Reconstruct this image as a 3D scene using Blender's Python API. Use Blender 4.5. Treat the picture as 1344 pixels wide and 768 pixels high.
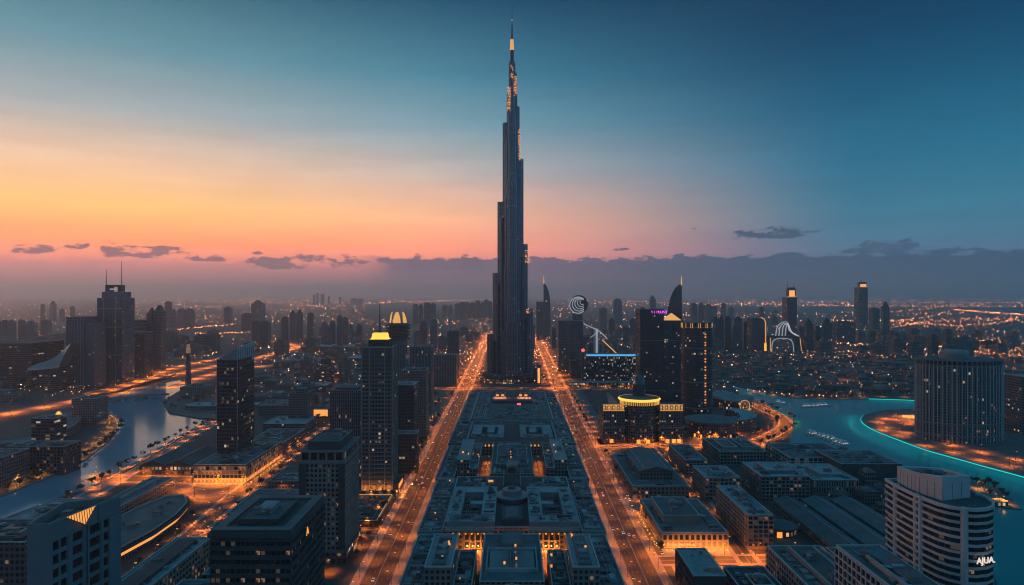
import bpy, math, random
from math import sin, cos, pi, radians as R, floor, sqrt, hypot, atan2
from mathutils import Vector
random.seed(7)
for o in list(bpy.data.objects): bpy.data.objects.remove(o)
SC = bpy.context.scene
COL = SC.collection

# ------------------------------------------------------------------ camera
CAM_H, F, HZ = 191.0, 896.0, 387.0
cam_d = bpy.data.cameras.new('camera'); cam_d.lens = 24; cam_d.sensor_width = 36
cam_d.shift_y = (HZ - 384.0) / 1344.0
cam_d.clip_start = 1; cam_d.clip_end = 120000
cam = bpy.data.objects.new('camera', cam_d); COL.objects.link(cam)
cam.location = (0, 0, CAM_H); cam.rotation_euler = (R(90), 0, 0)
SC.camera = cam
SC.view_settings.view_transform = 'Standard'; SC.view_settings.look = 'None'
SC.view_settings.exposure = 0.0; SC.view_settings.gamma = 1
SC.view_settings.use_curve_mapping = False
SC.render.engine = 'CYCLES'
cy = SC.cycles
cy.use_denoising = True
cy.max_bounces = 5; cy.diffuse_bounces = 2; cy.glossy_bounces = 2; cy.transmission_bounces = 2
cy.volume_bounces = 1; cy.transparent_max_bounces = 4
cy.sample_clamp_indirect = 4; cy.sample_clamp_direct = 40
cy.use_light_tree = True; cy.filter_width = 1.1
cy.caustics_reflective = False; cy.caustics_refractive = False

def G(px, py, z=0.0):
    """a photograph pixel -> the point of the plane at height z that it shows"""
    d = (CAM_H - z) * F / (py - HZ)
    return ((px - 672.0) * d / F, d)

# ------------------------------------------------------------------ node helper
class NT:
    def __init__(s, tree): s.t = tree
    def n(s, typ, **kw):
        nd = s.t.nodes.new(typ)
        for k, v in kw.items(): setattr(nd, k, v)
        return nd
    def put(s, sock, v):
        if hasattr(v, 'is_output') or isinstance(v, bpy.types.NodeSocket): s.t.links.new(v, sock)
        elif v is not None:
            if sock.type == 'RGBA' and len(v) == 3: v = (*v, 1)
            sock.default_value = v
    def m(s, op, a, b=None, c=None, clamp=False):
        nd = s.n('ShaderNodeMath', operation=op, use_clamp=clamp)
        for i, v in enumerate((a, b, c)):
            if v is not None: s.put(nd.inputs[i], v)
        return nd.outputs[0]
    def mix(s, f, a, b, bt='MIX'):
        nd = s.n('ShaderNodeMix', data_type='RGBA', blend_type=bt)
        s.put(nd.inputs[0], f); s.put(nd.inputs[6], a); s.put(nd.inputs[7], b)
        return nd.outputs[2]
    def mixf(s, f, a, b):
        nd = s.n('ShaderNodeMix', data_type='FLOAT')
        s.put(nd.inputs[0], f); s.put(nd.inputs[2], a); s.put(nd.inputs[3], b)
        return nd.outputs[0]
    def ss(s, x, lo, hi):
        nd = s.n('ShaderNodeMapRange', interpolation_type='SMOOTHSTEP')
        s.put(nd.inputs[0], x); s.put(nd.inputs[1], lo); s.put(nd.inputs[2], hi)
        nd.inputs[3].default_value = 0; nd.inputs[4].default_value = 1
        return nd.outputs[0]
    def ramp(s, x, stops):
        nd = s.n('ShaderNodeValToRGB'); r = nd.color_ramp
        while len(r.elements) < len(stops): r.elements.new(0.5)
        for e, (p, c) in zip(r.elements, stops): e.position = p; e.color = (*c, 1)
        s.put(nd.inputs[0], x); return nd.outputs[0]
    def noise(s, vec, scale, detail=3, rough=0.5, dim='3D'):
        nd = s.n('ShaderNodeTexNoise', noise_dimensions=dim)
        s.put(nd.inputs['Vector'], vec); nd.inputs['Scale'].default_value = scale
        nd.inputs['Detail'].default_value = detail; nd.inputs['Roughness'].default_value = rough
        return nd.outputs[0]
    def xyz(s, x, y, z):
        nd = s.n('ShaderNodeCombineXYZ')
        for i, v in enumerate((x, y, z)): s.put(nd.inputs[i], v)
        return nd.outputs[0]
    def sep(s, v):
        nd = s.n('ShaderNodeSeparateXYZ'); s.put(nd.inputs[0], v); return nd.outputs

def lin(r, g, b):
    f = lambda c: (c / 255 / 12.92) if c <= 10 else ((c / 255 + 0.055) / 1.055) ** 2.4
    return (f(r), f(g), f(b))

# ------------------------------------------------------------------ world: dusk sky
W = bpy.data.worlds.new('World'); SC.world = W; W.use_nodes = True
wt = W.node_tree; wt.nodes.clear(); k = NT(wt)
SUN_AZ, SUN_EL = R(-56), R(1.5)
tc = k.n('ShaderNodeTexCoord').outputs['Generated']
dx, dy, dz = k.sep(tc)
az = k.m('ARCTAN2', dx, dy)                     # 0 ahead, negative to the left
hl = k.m('SQRT', k.m('ADD', k.m('MULTIPLY', dx, dx), k.m('MULTIPLY', dy, dy)))
el = k.m('ARCTAN2', dz, k.m('MAXIMUM', hl, 1e-4))
sepang = k.m('ARCCOSINE', k.m('MULTIPLY', k.m('DIVIDE', k.m('ADD', k.m('MULTIPLY', dx, sin(SUN_AZ)), k.m('MULTIPLY', dy, cos(SUN_AZ))), k.m('MAXIMUM', hl, 1e-4)), 0.9999))
e01 = k.m('DIVIDE', k.m('MAXIMUM', el, 0.0), R(90), clamp=True)
def E(y): return math.degrees(math.atan((HZ - y) / F)) / 90
warm = k.ramp(e01, [(0, lin(178, 112, 118)), (E(350), lin(224, 124, 106)), (E(325), lin(255, 142, 84)), (E(285), lin(255, 190, 108)),
                    (E(235), lin(232, 190, 156)), (E(175), lin(160, 168, 170)), (E(100), lin(94, 142, 156)), (E(0), lin(34, 92, 114)), (0.45, lin(36, 108, 142)), (1.0, lin(36, 122, 160))])
mid = k.ramp(e01, [(0, lin(150, 104, 120)), (E(352), lin(206, 116, 108)), (E(328), lin(250, 142, 110)), (E(290), lin(250, 174, 136)),
                   (E(225), lin(178, 172, 170)), (E(165), lin(108, 152, 168)), (E(100), lin(58, 122, 146)), (E(0), lin(10, 70, 102)), (0.45, lin(34, 106, 140)), (1.0, lin(36, 122, 160))])
cool = k.ramp(e01, [(0, lin(56, 66, 88)), (E(350), lin(66, 82, 106)), (E(325), lin(60, 100, 124)), (E(285), lin(48, 108, 132)),
                    (E(225), lin(30, 102, 132)), (E(150), lin(14, 82, 114)), (E(80), lin(4, 60, 94)), (E(0), lin(2, 44, 76)), (0.45, lin(30, 102, 138)), (1.0, lin(36, 122, 160))])
t1 = k.ss(sepang, R(24), R(62)); t2 = k.ss(sepang, R(46), R(84))
sky = k.mix(t2, k.mix(t1, warm, mid), cool)
back = k.ramp(e01, [(0, lin(78, 122, 154)), (0.2, lin(60, 138, 174)), (1.0, lin(36, 122, 160))])       # the eastern sky behind the camera
sky = k.mix(k.ss(sepang, R(100), R(140)), sky, back)
# cloud bank lying on the horizon and small clouds above it, all infinitely far
cv = k.xyz(k.m('MULTIPLY', az, 1.0), k.m('MULTIPLY', el, 2.6), 0.0)
n1 = k.noise(cv, 30, 7, 0.62); n2 = k.noise(cv, 9, 3, 0.5)
n1c = k.m('SUBTRACT', n1, 0.5); n2c = k.m('SUBTRACT', n2, 0.5)
edge = k.m('SUBTRACT', el, k.m('ADD', k.m('MULTIPLY', n1c, 0.036), k.m('MULTIPLY', n2c, 0.02)))
bank_hi = k.m('SUBTRACT', 1.0, k.ss(edge, R(2.98), R(3.12)))
side = k.ss(az, R(-13.5), R(-9.0))
bank_r = k.m('MULTIPLY', bank_hi, side)
bank_l = k.m('MULTIPLY', k.m('SUBTRACT', 1.0, k.ss(edge, R(2.1), R(2.9))), k.m('SUBTRACT', 0.85, k.m('MULTIPLY', side, 0.85)))
bank_col = k.mix(k.ss(az, R(-10), R(20)), lin(84, 72, 94), lin(38, 60, 84))
bank_low = k.mix(k.ss(az, R(2), R(16)), lin(112, 82, 100), lin(44, 62, 86))
bank_col = k.mix(k.ss(el, R(0.6), R(2.4)), bank_low, bank_col)
sky = k.mix(k.m('MULTIPLY', bank_l, 0.75), sky, k.mix(k.ss(el, R(0.3), R(2.6)), lin(160, 108, 120), lin(182, 108, 112)))
sky = k.mix(k.m('MULTIPLY', bank_r, 0.92), sky, bank_col)
blobs = [(45, 329, 34, 7.5), (100, 325, 19, 5), (165, 334, 42, 9), (212, 332, 36, 9), (145, 319, 9, 2.5), (255, 340, 14, 4), (285, 341, 16, 4.5), (370, 347, 48, 12), (342, 333, 8, 2.5),
         (448, 345, 30, 9), (478, 345, 10, 4), (505, 343, 14, 4), (560, 350, 60, 11), (610, 349, 40, 11), (812, 328, 13, 2.6), (1012, 309, 54, 8), (912, 301, 4, 1.6),
         (1165, 327, 52, 9), (1190, 322, 24, 9), (1265, 328, 34, 2.5), (1115, 331, 14, 3.5), (985, 335, 10, 1.8)]
mask = None
for (px, py, hw, hh) in blobs:
    a0 = math.atan((px - 672) / F); e0 = math.atan((HZ - py) / hypot(F, px - 672))
    wa = hw / F * cos(a0) ** 2 * 1.15; he = hh / F * cos(a0) * 1.5
    da = k.m('DIVIDE', k.m('SUBTRACT', az, a0), wa); de = k.m('DIVIDE', k.m('SUBTRACT', el, e0), he)
    de = k.m('MAXIMUM', de, k.m('MULTIPLY', de, -1.9))           # flat undersides
    v = k.m('SUBTRACT', 0.75, k.m('ADD', k.m('MULTIPLY', da, da), k.m('MULTIPLY', de, de)))
    mask = v if mask is None else k.m('MAXIMUM', mask, v)
n3 = k.m('SUBTRACT', k.noise(cv, 48, 5, 0.6), 0.5)
cl = k.ss(k.m('ADD', mask, k.m('ADD', k.m('MULTIPLY', n3, 3.6), k.m('MULTIPLY', n1c, 3.4))), 0.05, 0.62)
cl_col = k.mix(k.ss(az, R(-22), R(18)), lin(100, 70, 88), lin(44, 66, 88))
cl_col = k.mix(k.ss(az, R(-40), R(-8)), lin(96, 62, 78), cl_col)
sky = k.mix(k.m('MULTIPLY', cl, 0.9), sky, cl_col)
wisp = k.m('MULTIPLY', k.m('SUBTRACT', k.noise(k.xyz(k.m('MULTIPLY', az, 1.6), k.m('MULTIPLY', el, 13.0), 3.0), 3.0, 6, 0.62), 0.5), 0.34)
wisp = k.m('ADD', 1.0, k.m('MULTIPLY', wisp, k.m('SUBTRACT', 1.0, k.ss(el, R(10), R(28)))))
sky = k.mix(1.0, sky, k.xyz(wisp, wisp, wisp), 'MULTIPLY')
lift = k.m('MINIMUM', k.m('EXPONENT', k.m('DIVIDE', 0.046, k.m('MAXIMUM', dz, 0.01))), 2.2)                # low sky glows brighter, the haze dims it again
sky = k.mix(1.0, sky, k.xyz(lift, lift, lift), 'MULTIPLY')
nish = k.n('ShaderNodeTexSky', sky_type='NISHITA', sun_disc=False, sun_elevation=SUN_EL, sun_rotation=SUN_AZ)
bg1 = k.n('ShaderNodeBackground'); k.put(bg1.inputs[0], sky); bg1.inputs[1].default_value = 1.0
bg2 = k.n('ShaderNodeBackground'); k.put(bg2.inputs[0], nish.outputs[0]); bg2.inputs[1].default_value = 0.004
addb = k.n('ShaderNodeAddShader'); wt.links.new(bg1.outputs[0], addb.inputs[0]); wt.links.new(bg2.outputs[0], addb.inputs[1])
wt.links.new(addb.outputs[0], k.n('ShaderNodeOutputWorld').inputs[0])

# ------------------------------------------------------------------ last sun below the haze
sd = bpy.data.lights.new('sun', 'SUN'); sd.energy = 0.42; sd.angle = R(14); sd.color = (1.0, 0.45, 0.34)
sun = bpy.data.objects.new('sun', sd); COL.objects.link(sun)
_dir = Vector((sin(SUN_AZ) * cos(R(5)), cos(SUN_AZ) * cos(R(5)), sin(R(5))))
sun.rotation_euler = _dir.to_track_quat('Z', 'Y').to_euler()
HAZE_DENSITY, HAZE_COL, HAZE_ANISO = 7.2e-5, (1.0, 0.99, 1.0, 1), 0.62

# ------------------------------------------------------------------ materials
def mat(name, base=(0.2, 0.2, 0.2), rough=0.7, metal=0.0, var=0.25, scale=0.15, emit=None, strength=0.0, sample=True, bump=0.0, spec=0.5):
    m = bpy.data.materials.new(name); m.use_nodes = True; t = m.node_tree; t.nodes.clear(); k = NT(t)
    p = k.n('ShaderNodeBsdfPrincipled'); o = k.n('ShaderNodeOutputMaterial'); t.links.new(p.outputs[0], o.inputs[0])
    p.inputs['Roughness'].default_value = rough; p.inputs['Metallic'].default_value = metal
    p.inputs['Specular IOR Level'].default_value = spec
    if var > 0:
        c = k.n('ShaderNodeTexCoord').outputs['Object']
        r = k.n('ShaderNodeObjectInfo').outputs['Random']
        nz = k.noise(c, scale, 6, 0.62); n2 = k.noise(c, scale * 14, 3, 0.6)
        f = k.m('ADD', k.m('ADD', k.m('MULTIPLY', k.m('SUBTRACT', nz, 0.5), var * 3.2), k.m('MULTIPLY', k.m('SUBTRACT', n2, 0.5), var * 1.2)), k.m('ADD', 1 - var * 0.4, k.m('MULTIPLY', r, var * 0.8)))
        k.put(p.inputs['Base Color'], k.mix(1.0, base, k.xyz(f, f, f), 'MULTIPLY'))
        if bump:
            b = k.n('ShaderNodeBump'); b.inputs['Strength'].default_value = bump; k.put(b.inputs['Height'], n2); t.links.new(b.outputs[0], p.inputs['Normal'])
    else: p.inputs['Base Color'].default_value = (*base, 1)
    if emit:
        p.inputs['Emission Color'].default_value = (*emit, 1); p.inputs['Emission Strength'].default_value = strength
        if not sample: m.cycles.emission_sampling = 'NONE'
    return m

def facade(name, wall, glass=(0.012, 0.02, 0.028), fh=3.8, bw=3.6, wf=0.7, hf=0.6, lit=0.08, strength=1.2, warm=(1.0, 0.62, 0.3), rough=0.6, glassrough=0.12, floorlit=0.6, fins=0.0, metal=0.0, gm=0.0):
    m = bpy.data.materials.new(name); m.use_nodes = True; t = m.node_tree; t.nodes.clear(); k = NT(t)
    p = k.n('ShaderNodeBsdfPrincipled'); o = k.n('ShaderNodeOutputMaterial'); t.links.new(p.outputs[0], o.inputs[0])
    uv = k.n('ShaderNodeUVMap').outputs[0]; u, v, _ = k.sep(uv)
    rnd = k.n('ShaderNodeObjectInfo').outputs['Random']
    us = k.m('DIVIDE', u, bw); vs = k.m('DIVIDE', v, fh)
    cu, cvv = k.m('FLOOR', us), k.m('FLOOR', vs)
    fu = k.m('ABSOLUTE', k.m('SUBTRACT', k.m('FRACT', us), 0.5)); fv = k.m('ABSOLUTE', k.m('SUBTRACT', k.m('FRACT', vs), 0.5))
    mk = k.m('MULTIPLY', k.m('LESS_THAN', fu, wf / 2), k.m('LESS_THAN', fv, hf / 2))
    wn = k.n('ShaderNodeTexWhiteNoise', noise_dimensions='3D')
    k.put(wn.inputs['Vector'], k.xyz(cu, cvv, k.m('MULTIPLY', rnd, 91.7)))
    r, g, b = k.sep(wn.outputs['Color'])
    wf2 = k.n('ShaderNodeTexWhiteNoise', noise_dimensions='3D')
    k.put(wf2.inputs['Vector'], k.xyz(k.m('FLOOR', k.m('DIVIDE', us, 7)), cvv, k.m('MULTIPLY', rnd, 37.3)))
    fl = wf2.outputs['Value']
    thr = k.m('MULTIPLY', lit, k.m('ADD', 1 - floorlit, k.m('MULTIPLY', k.m('POWER', fl, 5), 6 * floorlit)))
    on = k.m('MULTIPLY', k.m('LESS_THAN', r, thr), mk)
    gl = k.mix(g, glass, tuple(c * 1.9 for c in glass))
    c = k.n('ShaderNodeTexCoord').outputs['Object']
    nz = k.noise(c, 0.08, 5, 0.6); f = k.m('ADD', 0.72, k.m('MULTIPLY', nz, 0.56))
    wl = k.mix(1.0, wall, k.xyz(f, f, f), 'MULTIPLY')
    if fins:
        ff = k.m('LESS_THAN', k.m('ABSOLUTE', k.m('SUBTRACT', k.m('FRACT', k.m('DIVIDE', u, bw * 4)), 0.5)), fins)
        mk = k.m('MULTIPLY', mk, k.m('SUBTRACT', 1.0, ff)); on = k.m('MULTIPLY', on, k.m('SUBTRACT', 1.0, ff))
    k.put(p.inputs['Base Color'], k.mix(mk, wl, gl))
    k.put(p.inputs['Roughness'], k.mixf(mk, rough, k.m('ADD', glassrough, k.m('MULTIPLY', b, 0.15))))
    k.put(p.inputs['Specular IOR Level'], k.mixf(mk, 0.3, 0.6)); k.put(p.inputs['Metallic'], k.mixf(mk, metal, gm))
    k.put(p.inputs['Emission Color'], k.mix(k.m('MULTIPLY', b, 0.55), warm, (1.0, 0.9, 0.75)))
    k.put(p.inputs['Emission Strength'], k.m('MULTIPLY', on, k.m('ADD', strength * 0.06, k.m('MULTIPLY', k.m('POWER', g, 3.0), strength * 0.75))))
    m.cycles.emission_sampling = 'NONE'
    return m

M = {}
M['ground'] = mat('ground', (0.055, 0.052, 0.05), 0.9, var=0.5, scale=0.012)
M['asphalt'] = mat('asphalt', (0.042, 0.04, 0.04), 0.7, var=0.25, scale=0.08)
M['worn_concrete'] = mat('worn_concrete', (0.13, 0.125, 0.12), 0.75, var=0.3, scale=0.05)
M['pavement'] = mat('pavement', (0.24, 0.22, 0.2), 0.8, var=0.25, scale=0.1)
M['kerb'] = mat('kerb', (0.45, 0.43, 0.4), 0.8, var=0.15, scale=0.4)
M['paint'] = mat('road_paint', (0.42, 0.42, 0.4), 0.6, var=0.15, scale=1.0)
M['plaza'] = mat('plaza', (0.12, 0.105, 0.095), 0.8, var=0.35, scale=0.06)
M['lawn'] = mat('lawn', (0.03, 0.045, 0.02), 0.9, var=0.4, scale=0.12)
M['roof_slate'] = mat('roof_slate', (0.095, 0.112, 0.12), 0.8, var=0.45, scale=0.07)
M['roof_pale'] = mat('roof_pale', (0.25, 0.28, 0.29), 0.75, var=0.4, scale=0.07)
M['roof_dark'] = mat('roof_dark', (0.045, 0.05, 0.055), 0.85, var=0.45, scale=0.08)
M['roof_tan'] = mat('roof_tan', (0.3, 0.245, 0.235), 0.8, var=0.3, scale=0.08)
M['concrete'] = mat('concrete', (0.19, 0.188, 0.185), 0.8, var=0.3, scale=0.1)
M['concrete_dark'] = mat('concrete_dark', (0.06, 0.06, 0.065), 0.8, var=0.3, scale=0.1)
M['coping'] = mat('coping', (0.36, 0.36, 0.36), 0.75, var=0.25, scale=0.2)
M['stone'] = mat('sandstone', (0.26, 0.21, 0.18), 0.8, var=0.25, scale=0.15)
M['white'] = mat('white_render', (0.44, 0.42, 0.42), 0.6, var=0.15, scale=0.1)
M['cream'] = mat('cream_render', (0.21, 0.18, 0.17), 0.7, var=0.2, scale=0.1)
M['blue_render'] = mat('blue_grey_render', (0.13, 0.17, 0.19), 0.7, var=0.2, scale=0.06)
M['shell'] = mat('pale_shell', (0.27, 0.23, 0.22), 0.5, var=0.15, scale=0.05)
M['metal'] = mat('brushed_metal', (0.35, 0.36, 0.38), 0.35, 0.9, var=0.2, scale=0.3)
M['metal_dark'] = mat('dark_metal', (0.06, 0.065, 0.07), 0.45, 0.7, var=0.2, scale=0.3)
M['zinc'] = mat('zinc_sheet', (0.2, 0.225, 0.24), 0.5, 0.5, var=0.35, scale=0.08)
M['glass'] = mat('dark_glass', (0.012, 0.02, 0.028), 0.08, var=0.3, scale=0.2, spec=0.7)
M['frame'] = mat('window_frame', (0.1, 0.1, 0.1), 0.5, 0.3, var=0.1)
M['lit'] = mat('lit_window', (0.3, 0.2, 0.1), 0.4, var=0, emit=(1.0, 0.46, 0.2), strength=0.2, sample=False)
M['lit_dim'] = mat('dim_window', (0.1, 0.08, 0.06), 0.3, var=0, emit=(1.0, 0.6, 0.36), strength=0.045, sample=False)
M['shop'] = mat('shop_glow', (0.3, 0.2, 0.1), 0.5, var=0, emit=(1.0, 0.36, 0.07), strength=1.1)
M['court_lit'] = mat('warm_window', (0.3, 0.2, 0.1), 0.5, var=0, emit=(1.0, 0.32, 0.06), strength=1.0, sample=False)
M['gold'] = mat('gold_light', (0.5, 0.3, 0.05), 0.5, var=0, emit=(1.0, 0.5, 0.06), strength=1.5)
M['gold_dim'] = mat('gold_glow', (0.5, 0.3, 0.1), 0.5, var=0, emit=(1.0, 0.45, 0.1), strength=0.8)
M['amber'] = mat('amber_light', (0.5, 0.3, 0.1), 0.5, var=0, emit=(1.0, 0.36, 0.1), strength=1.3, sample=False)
M['white_light'] = mat('white_light', (0.8, 0.8, 0.8), 0.5, var=0, emit=(1.0, 0.8, 0.62), strength=0.8, sample=False)
M['soft_white'] = mat('soft_white_light', (0.8, 0.8, 0.8), 0.5, var=0, emit=(0.9, 0.85, 0.85), strength=0.27, sample=False)
M['blue_light'] = mat('blue_light', (0.1, 0.3, 0.5), 0.5, var=0, emit=(0.12, 0.5, 0.9), strength=0.8, sample=False)
M['red_light'] = mat('red_light', (0.5, 0.05, 0.05), 0.5, var=0, emit=(1.0, 0.12, 0.12), strength=1.6, sample=False)
M['magenta'] = mat('magenta_light', (0.5, 0.05, 0.5), 0.5, var=0, emit=(0.9, 0.06, 0.95), strength=1.6, sample=False)
M['cyan'] = mat('cyan_light', (0.1, 0.5, 0.5), 0.5, var=0, emit=(0.01, 0.66, 0.6), strength=0.8)
M['lamp'] = mat('sodium_lamp', (0.5, 0.3, 0.1), 0.5, var=0, emit=(1.0, 0.42, 0.12), strength=0.9, sample=False)
M['far_lamp'] = mat('far_sodium_lamp', (0.5, 0.3, 0.1), 0.5, var=0, emit=(1.0, 0.27, 0.07), strength=11.0, sample=False)
M['far_white'] = mat('far_white_lamp', (0.5, 0.5, 0.5), 0.5, var=0, emit=(1.0, 0.66, 0.42), strength=11.0, sample=False)
M['headlamp'] = mat('headlamp', (0.8, 0.8, 0.8), 0.3, var=0, emit=(1.0, 0.88, 0.7), strength=5, sample=False)
M['taillamp'] = mat('tail_lamp', (0.5, 0.02, 0.02), 0.3, var=0, emit=(1.0, 0.06, 0.02), strength=2.5, sample=False)
M['car_dark'] = mat('dark_car_paint', (0.03, 0.03, 0.035), 0.3, 0.2, var=0.1)
M['car_white'] = mat('white_car_paint', (0.7, 0.7, 0.7), 0.3, var=0.1)
M['car_grey'] = mat('grey_car_paint', (0.25, 0.26, 0.28), 0.3, 0.4, var=0.1)
M['rubber'] = mat('tyre_rubber', (0.02, 0.02, 0.02), 0.8, var=0.1)
M['bark'] = mat('bark', (0.1, 0.075, 0.05), 0.9, var=0.3, scale=2)
M['leaf'] = mat('leaves', (0.035, 0.055, 0.025), 0.7, var=0.5, scale=0.8)
M['hull'] = mat('boat_hull', (0.7, 0.7, 0.7), 0.4, var=0.1)
M['sail_glass'] = mat('sail_glass', (0.03, 0.06, 0.08), 0.15, var=0.2, scale=0.1, spec=0.7)
M['pool'] = mat('glass_canopy', (0.05, 0.12, 0.13), 0.12, var=0.4, scale=0.12, spec=0.6)

def water(name, base, rough, bump, scale, spec=0.3):
    m = bpy.data.materials.new(name); m.use_nodes = True; t = m.node_tree; t.nodes.clear(); k = NT(t)
    p = k.n('ShaderNodeBsdfPrincipled'); o = k.n('ShaderNodeOutputMaterial'); t.links.new(p.outputs[0], o.inputs[0])
    c = k.n('ShaderNodeTexCoord').outputs['Object']
    x, y, z = k.sep(c); v = k.xyz(x, k.m('MULTIPLY', y, 0.45), z)
    h = k.m('ADD', k.noise(v, scale, 4, 0.6), k.m('MULTIPLY', k.noise(v, scale * 0.12, 3, 0.5), 2.0))
    b = k.n('ShaderNodeBump'); b.inputs['Strength'].default_value = bump; b.inputs['Distance'].default_value = 0.4; k.put(b.inputs['Height'], h)
    t.links.new(b.outputs[0], p.inputs['Normal'])
    n = k.noise(c, 0.01, 4, 0.6)
    k.put(p.inputs['Base Color'], k.mix(n, base, tuple(q * 0.6 for q in base)))
    p.inputs['Roughness'].default_value = rough; p.inputs['IOR'].default_value = 1.33; p.inputs['Specular IOR Level'].default_value = spec
    return m
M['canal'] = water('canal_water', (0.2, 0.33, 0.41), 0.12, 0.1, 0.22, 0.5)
M['lagoon'] = water('lagoon_water', (0.01, 0.3, 0.33), 0.26, 0.4, 0.16, 0.08)

FC = {
 'glassblue': facade('facade_blue_glass', (0.07, 0.09, 0.11), (0.07, 0.12, 0.16), 3.9, 2.4, 0.8, 0.68, 0.025, 0.8, fins=0.04, gm=0.6),
 'darkgrid': facade('facade_dark_grid', (0.06, 0.058, 0.06), (0.04, 0.055, 0.075), 3.8, 3.4, 0.72, 0.6, 0.04, 0.8, gm=0.5),
 'darkband': facade('facade_dark_band', (0.08, 0.075, 0.075), (0.01, 0.016, 0.022), 3.9, 5.5, 0.94, 0.55, 0.09, 0.8),
 'pinkish': facade('facade_rose_stone', (0.2, 0.14, 0.13), (0.016, 0.02, 0.026), 3.6, 2.6, 0.5, 0.6, 0.05, 0.8),
 'cream': facade('facade_cream', (0.2, 0.165, 0.155), (0.014, 0.018, 0.024), 3.6, 3.2, 0.6, 0.55, 0.07, 0.8),
 'greygrid': facade('facade_grey_grid', (0.16, 0.16, 0.165), (0.014, 0.02, 0.026), 3.6, 3.6, 0.68, 0.56, 0.045, 0.8),
 'finned': facade('facade_finned', (0.17, 0.17, 0.18), (0.012, 0.018, 0.025), 3.8, 2.2, 0.6, 0.86, 0.03, 0.7),
 'slab': facade('facade_lit_slab', (0.03, 0.04, 0.05), (0.01, 0.016, 0.024), 4.2, 2.8, 0.55, 0.45, 0.24, 1.6, (1, 0.75, 0.5), floorlit=0.35),
 'hotel': facade('facade_hotel', (0.12, 0.1, 0.095), (0.012, 0.016, 0.02), 3.7, 3.0, 0.62, 0.55, 0.07, 0.9),
 'arcade': facade('facade_arcade', (0.1, 0.085, 0.08), (0.02, 0.02, 0.02), 5.0, 4.0, 0.6, 0.62, 0.5, 1.4, (1, 0.42, 0.1), floorlit=0.3),
 'sandlow': facade('facade_sand_low', (0.2, 0.165, 0.15), (0.014, 0.016, 0.02), 3.7, 3.8, 0.62, 0.55, 0.04, 0.8),
 'greylow': facade('facade_grey_low', (0.13, 0.135, 0.14), (0.014, 0.018, 0.022), 3.7, 3.2, 0.66, 0.56, 0.03, 0.7),
 'far': facade('facade_far', (0.1, 0.105, 0.115), (0.02, 0.03, 0.04), 8.0, 7.0, 0.6, 0.55, 0.02, 1.6, floorlit=0.3),
 'spire': facade('facade_spire', (0.1, 0.14, 0.18), (0.045, 0.08, 0.115), 4.0, 1.5, 0.66, 0.66, 0.014, 1.0, metal=0.6, gm=0.7, glassrough=0.1, fins=0.06),
 'rounds': facade('facade_ribbed', (0.17, 0.165, 0.17), (0.012, 0.016, 0.022), 3.7, 3.4, 0.6, 0.8, 0.03, 0.8),
}

# ------------------------------------------------------------------ mesh building
def offs(poly, d):
    """polygon (counter-clockwise) moved inward by d"""
    n = len(poly); out = []
    for i in range(n):
        a, b, c = poly[i - 1], poly[i], poly[(i + 1) % n]
        e1 = (b[0] - a[0], b[1] - a[1]); e2 = (c[0] - b[0], c[1] - b[1])
        l1 = hypot(*e1) or 1e-6; l2 = hypot(*e2) or 1e-6
        n1 = (-e1[1] / l1, e1[0] / l1); n2 = (-e2[1] / l2, e2[0] / l2)
        s = 1 + n1[0] * n2[0] + n1[1] * n2[1]; s = max(s, 0.35)
        out.append((b[0] + d * (n1[0] + n2[0]) / s, b[1] + d * (n1[1] + n2[1]) / s))
    return out
def rect(x0, x1, y0, y1): return [(x0, y0), (x1, y0), (x1, y1), (x0, y1)]
def ell(cx, cy_, rx, ry, n=40, a0=0): return [(cx + rx * cos(a0 + 2 * pi * i / n), cy_ + ry * sin(a0 + 2 * pi * i / n)) for i in range(n)]
def rrect(x0, x1, y0, y1, r, n=5):
    p = []
    for (cx, cyy, a) in ((x0 + r, y0 + r, pi), (x1 - r, y0 + r, 1.5 * pi), (x1 - r, y1 - r, 0), (x0 + r, y1 - r, 0.5 * pi)):
        for i in range(n + 1): p.append((cx + r * cos(a + i * pi / 2 / n), cyy + r * sin(a + i * pi / 2 / n)))
    return p
def turn(poly, deg, c=None):
    c = c or (sum(p[0] for p in poly) / len(poly), sum(p[1] for p in poly) / len(poly))
    a = R(deg); return [(c[0] + (x - c[0]) * cos(a) - (y - c[1]) * sin(a), c[1] + (x - c[0]) * sin(a) + (y - c[1]) * cos(a)) for x, y in poly]
def ccw(poly):
    s = sum(poly[i - 1][0] * poly[i][1] - poly[i][0] * poly[i - 1][1] for i in range(len(poly)))
    return poly if s > 0 else poly[::-1]

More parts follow.
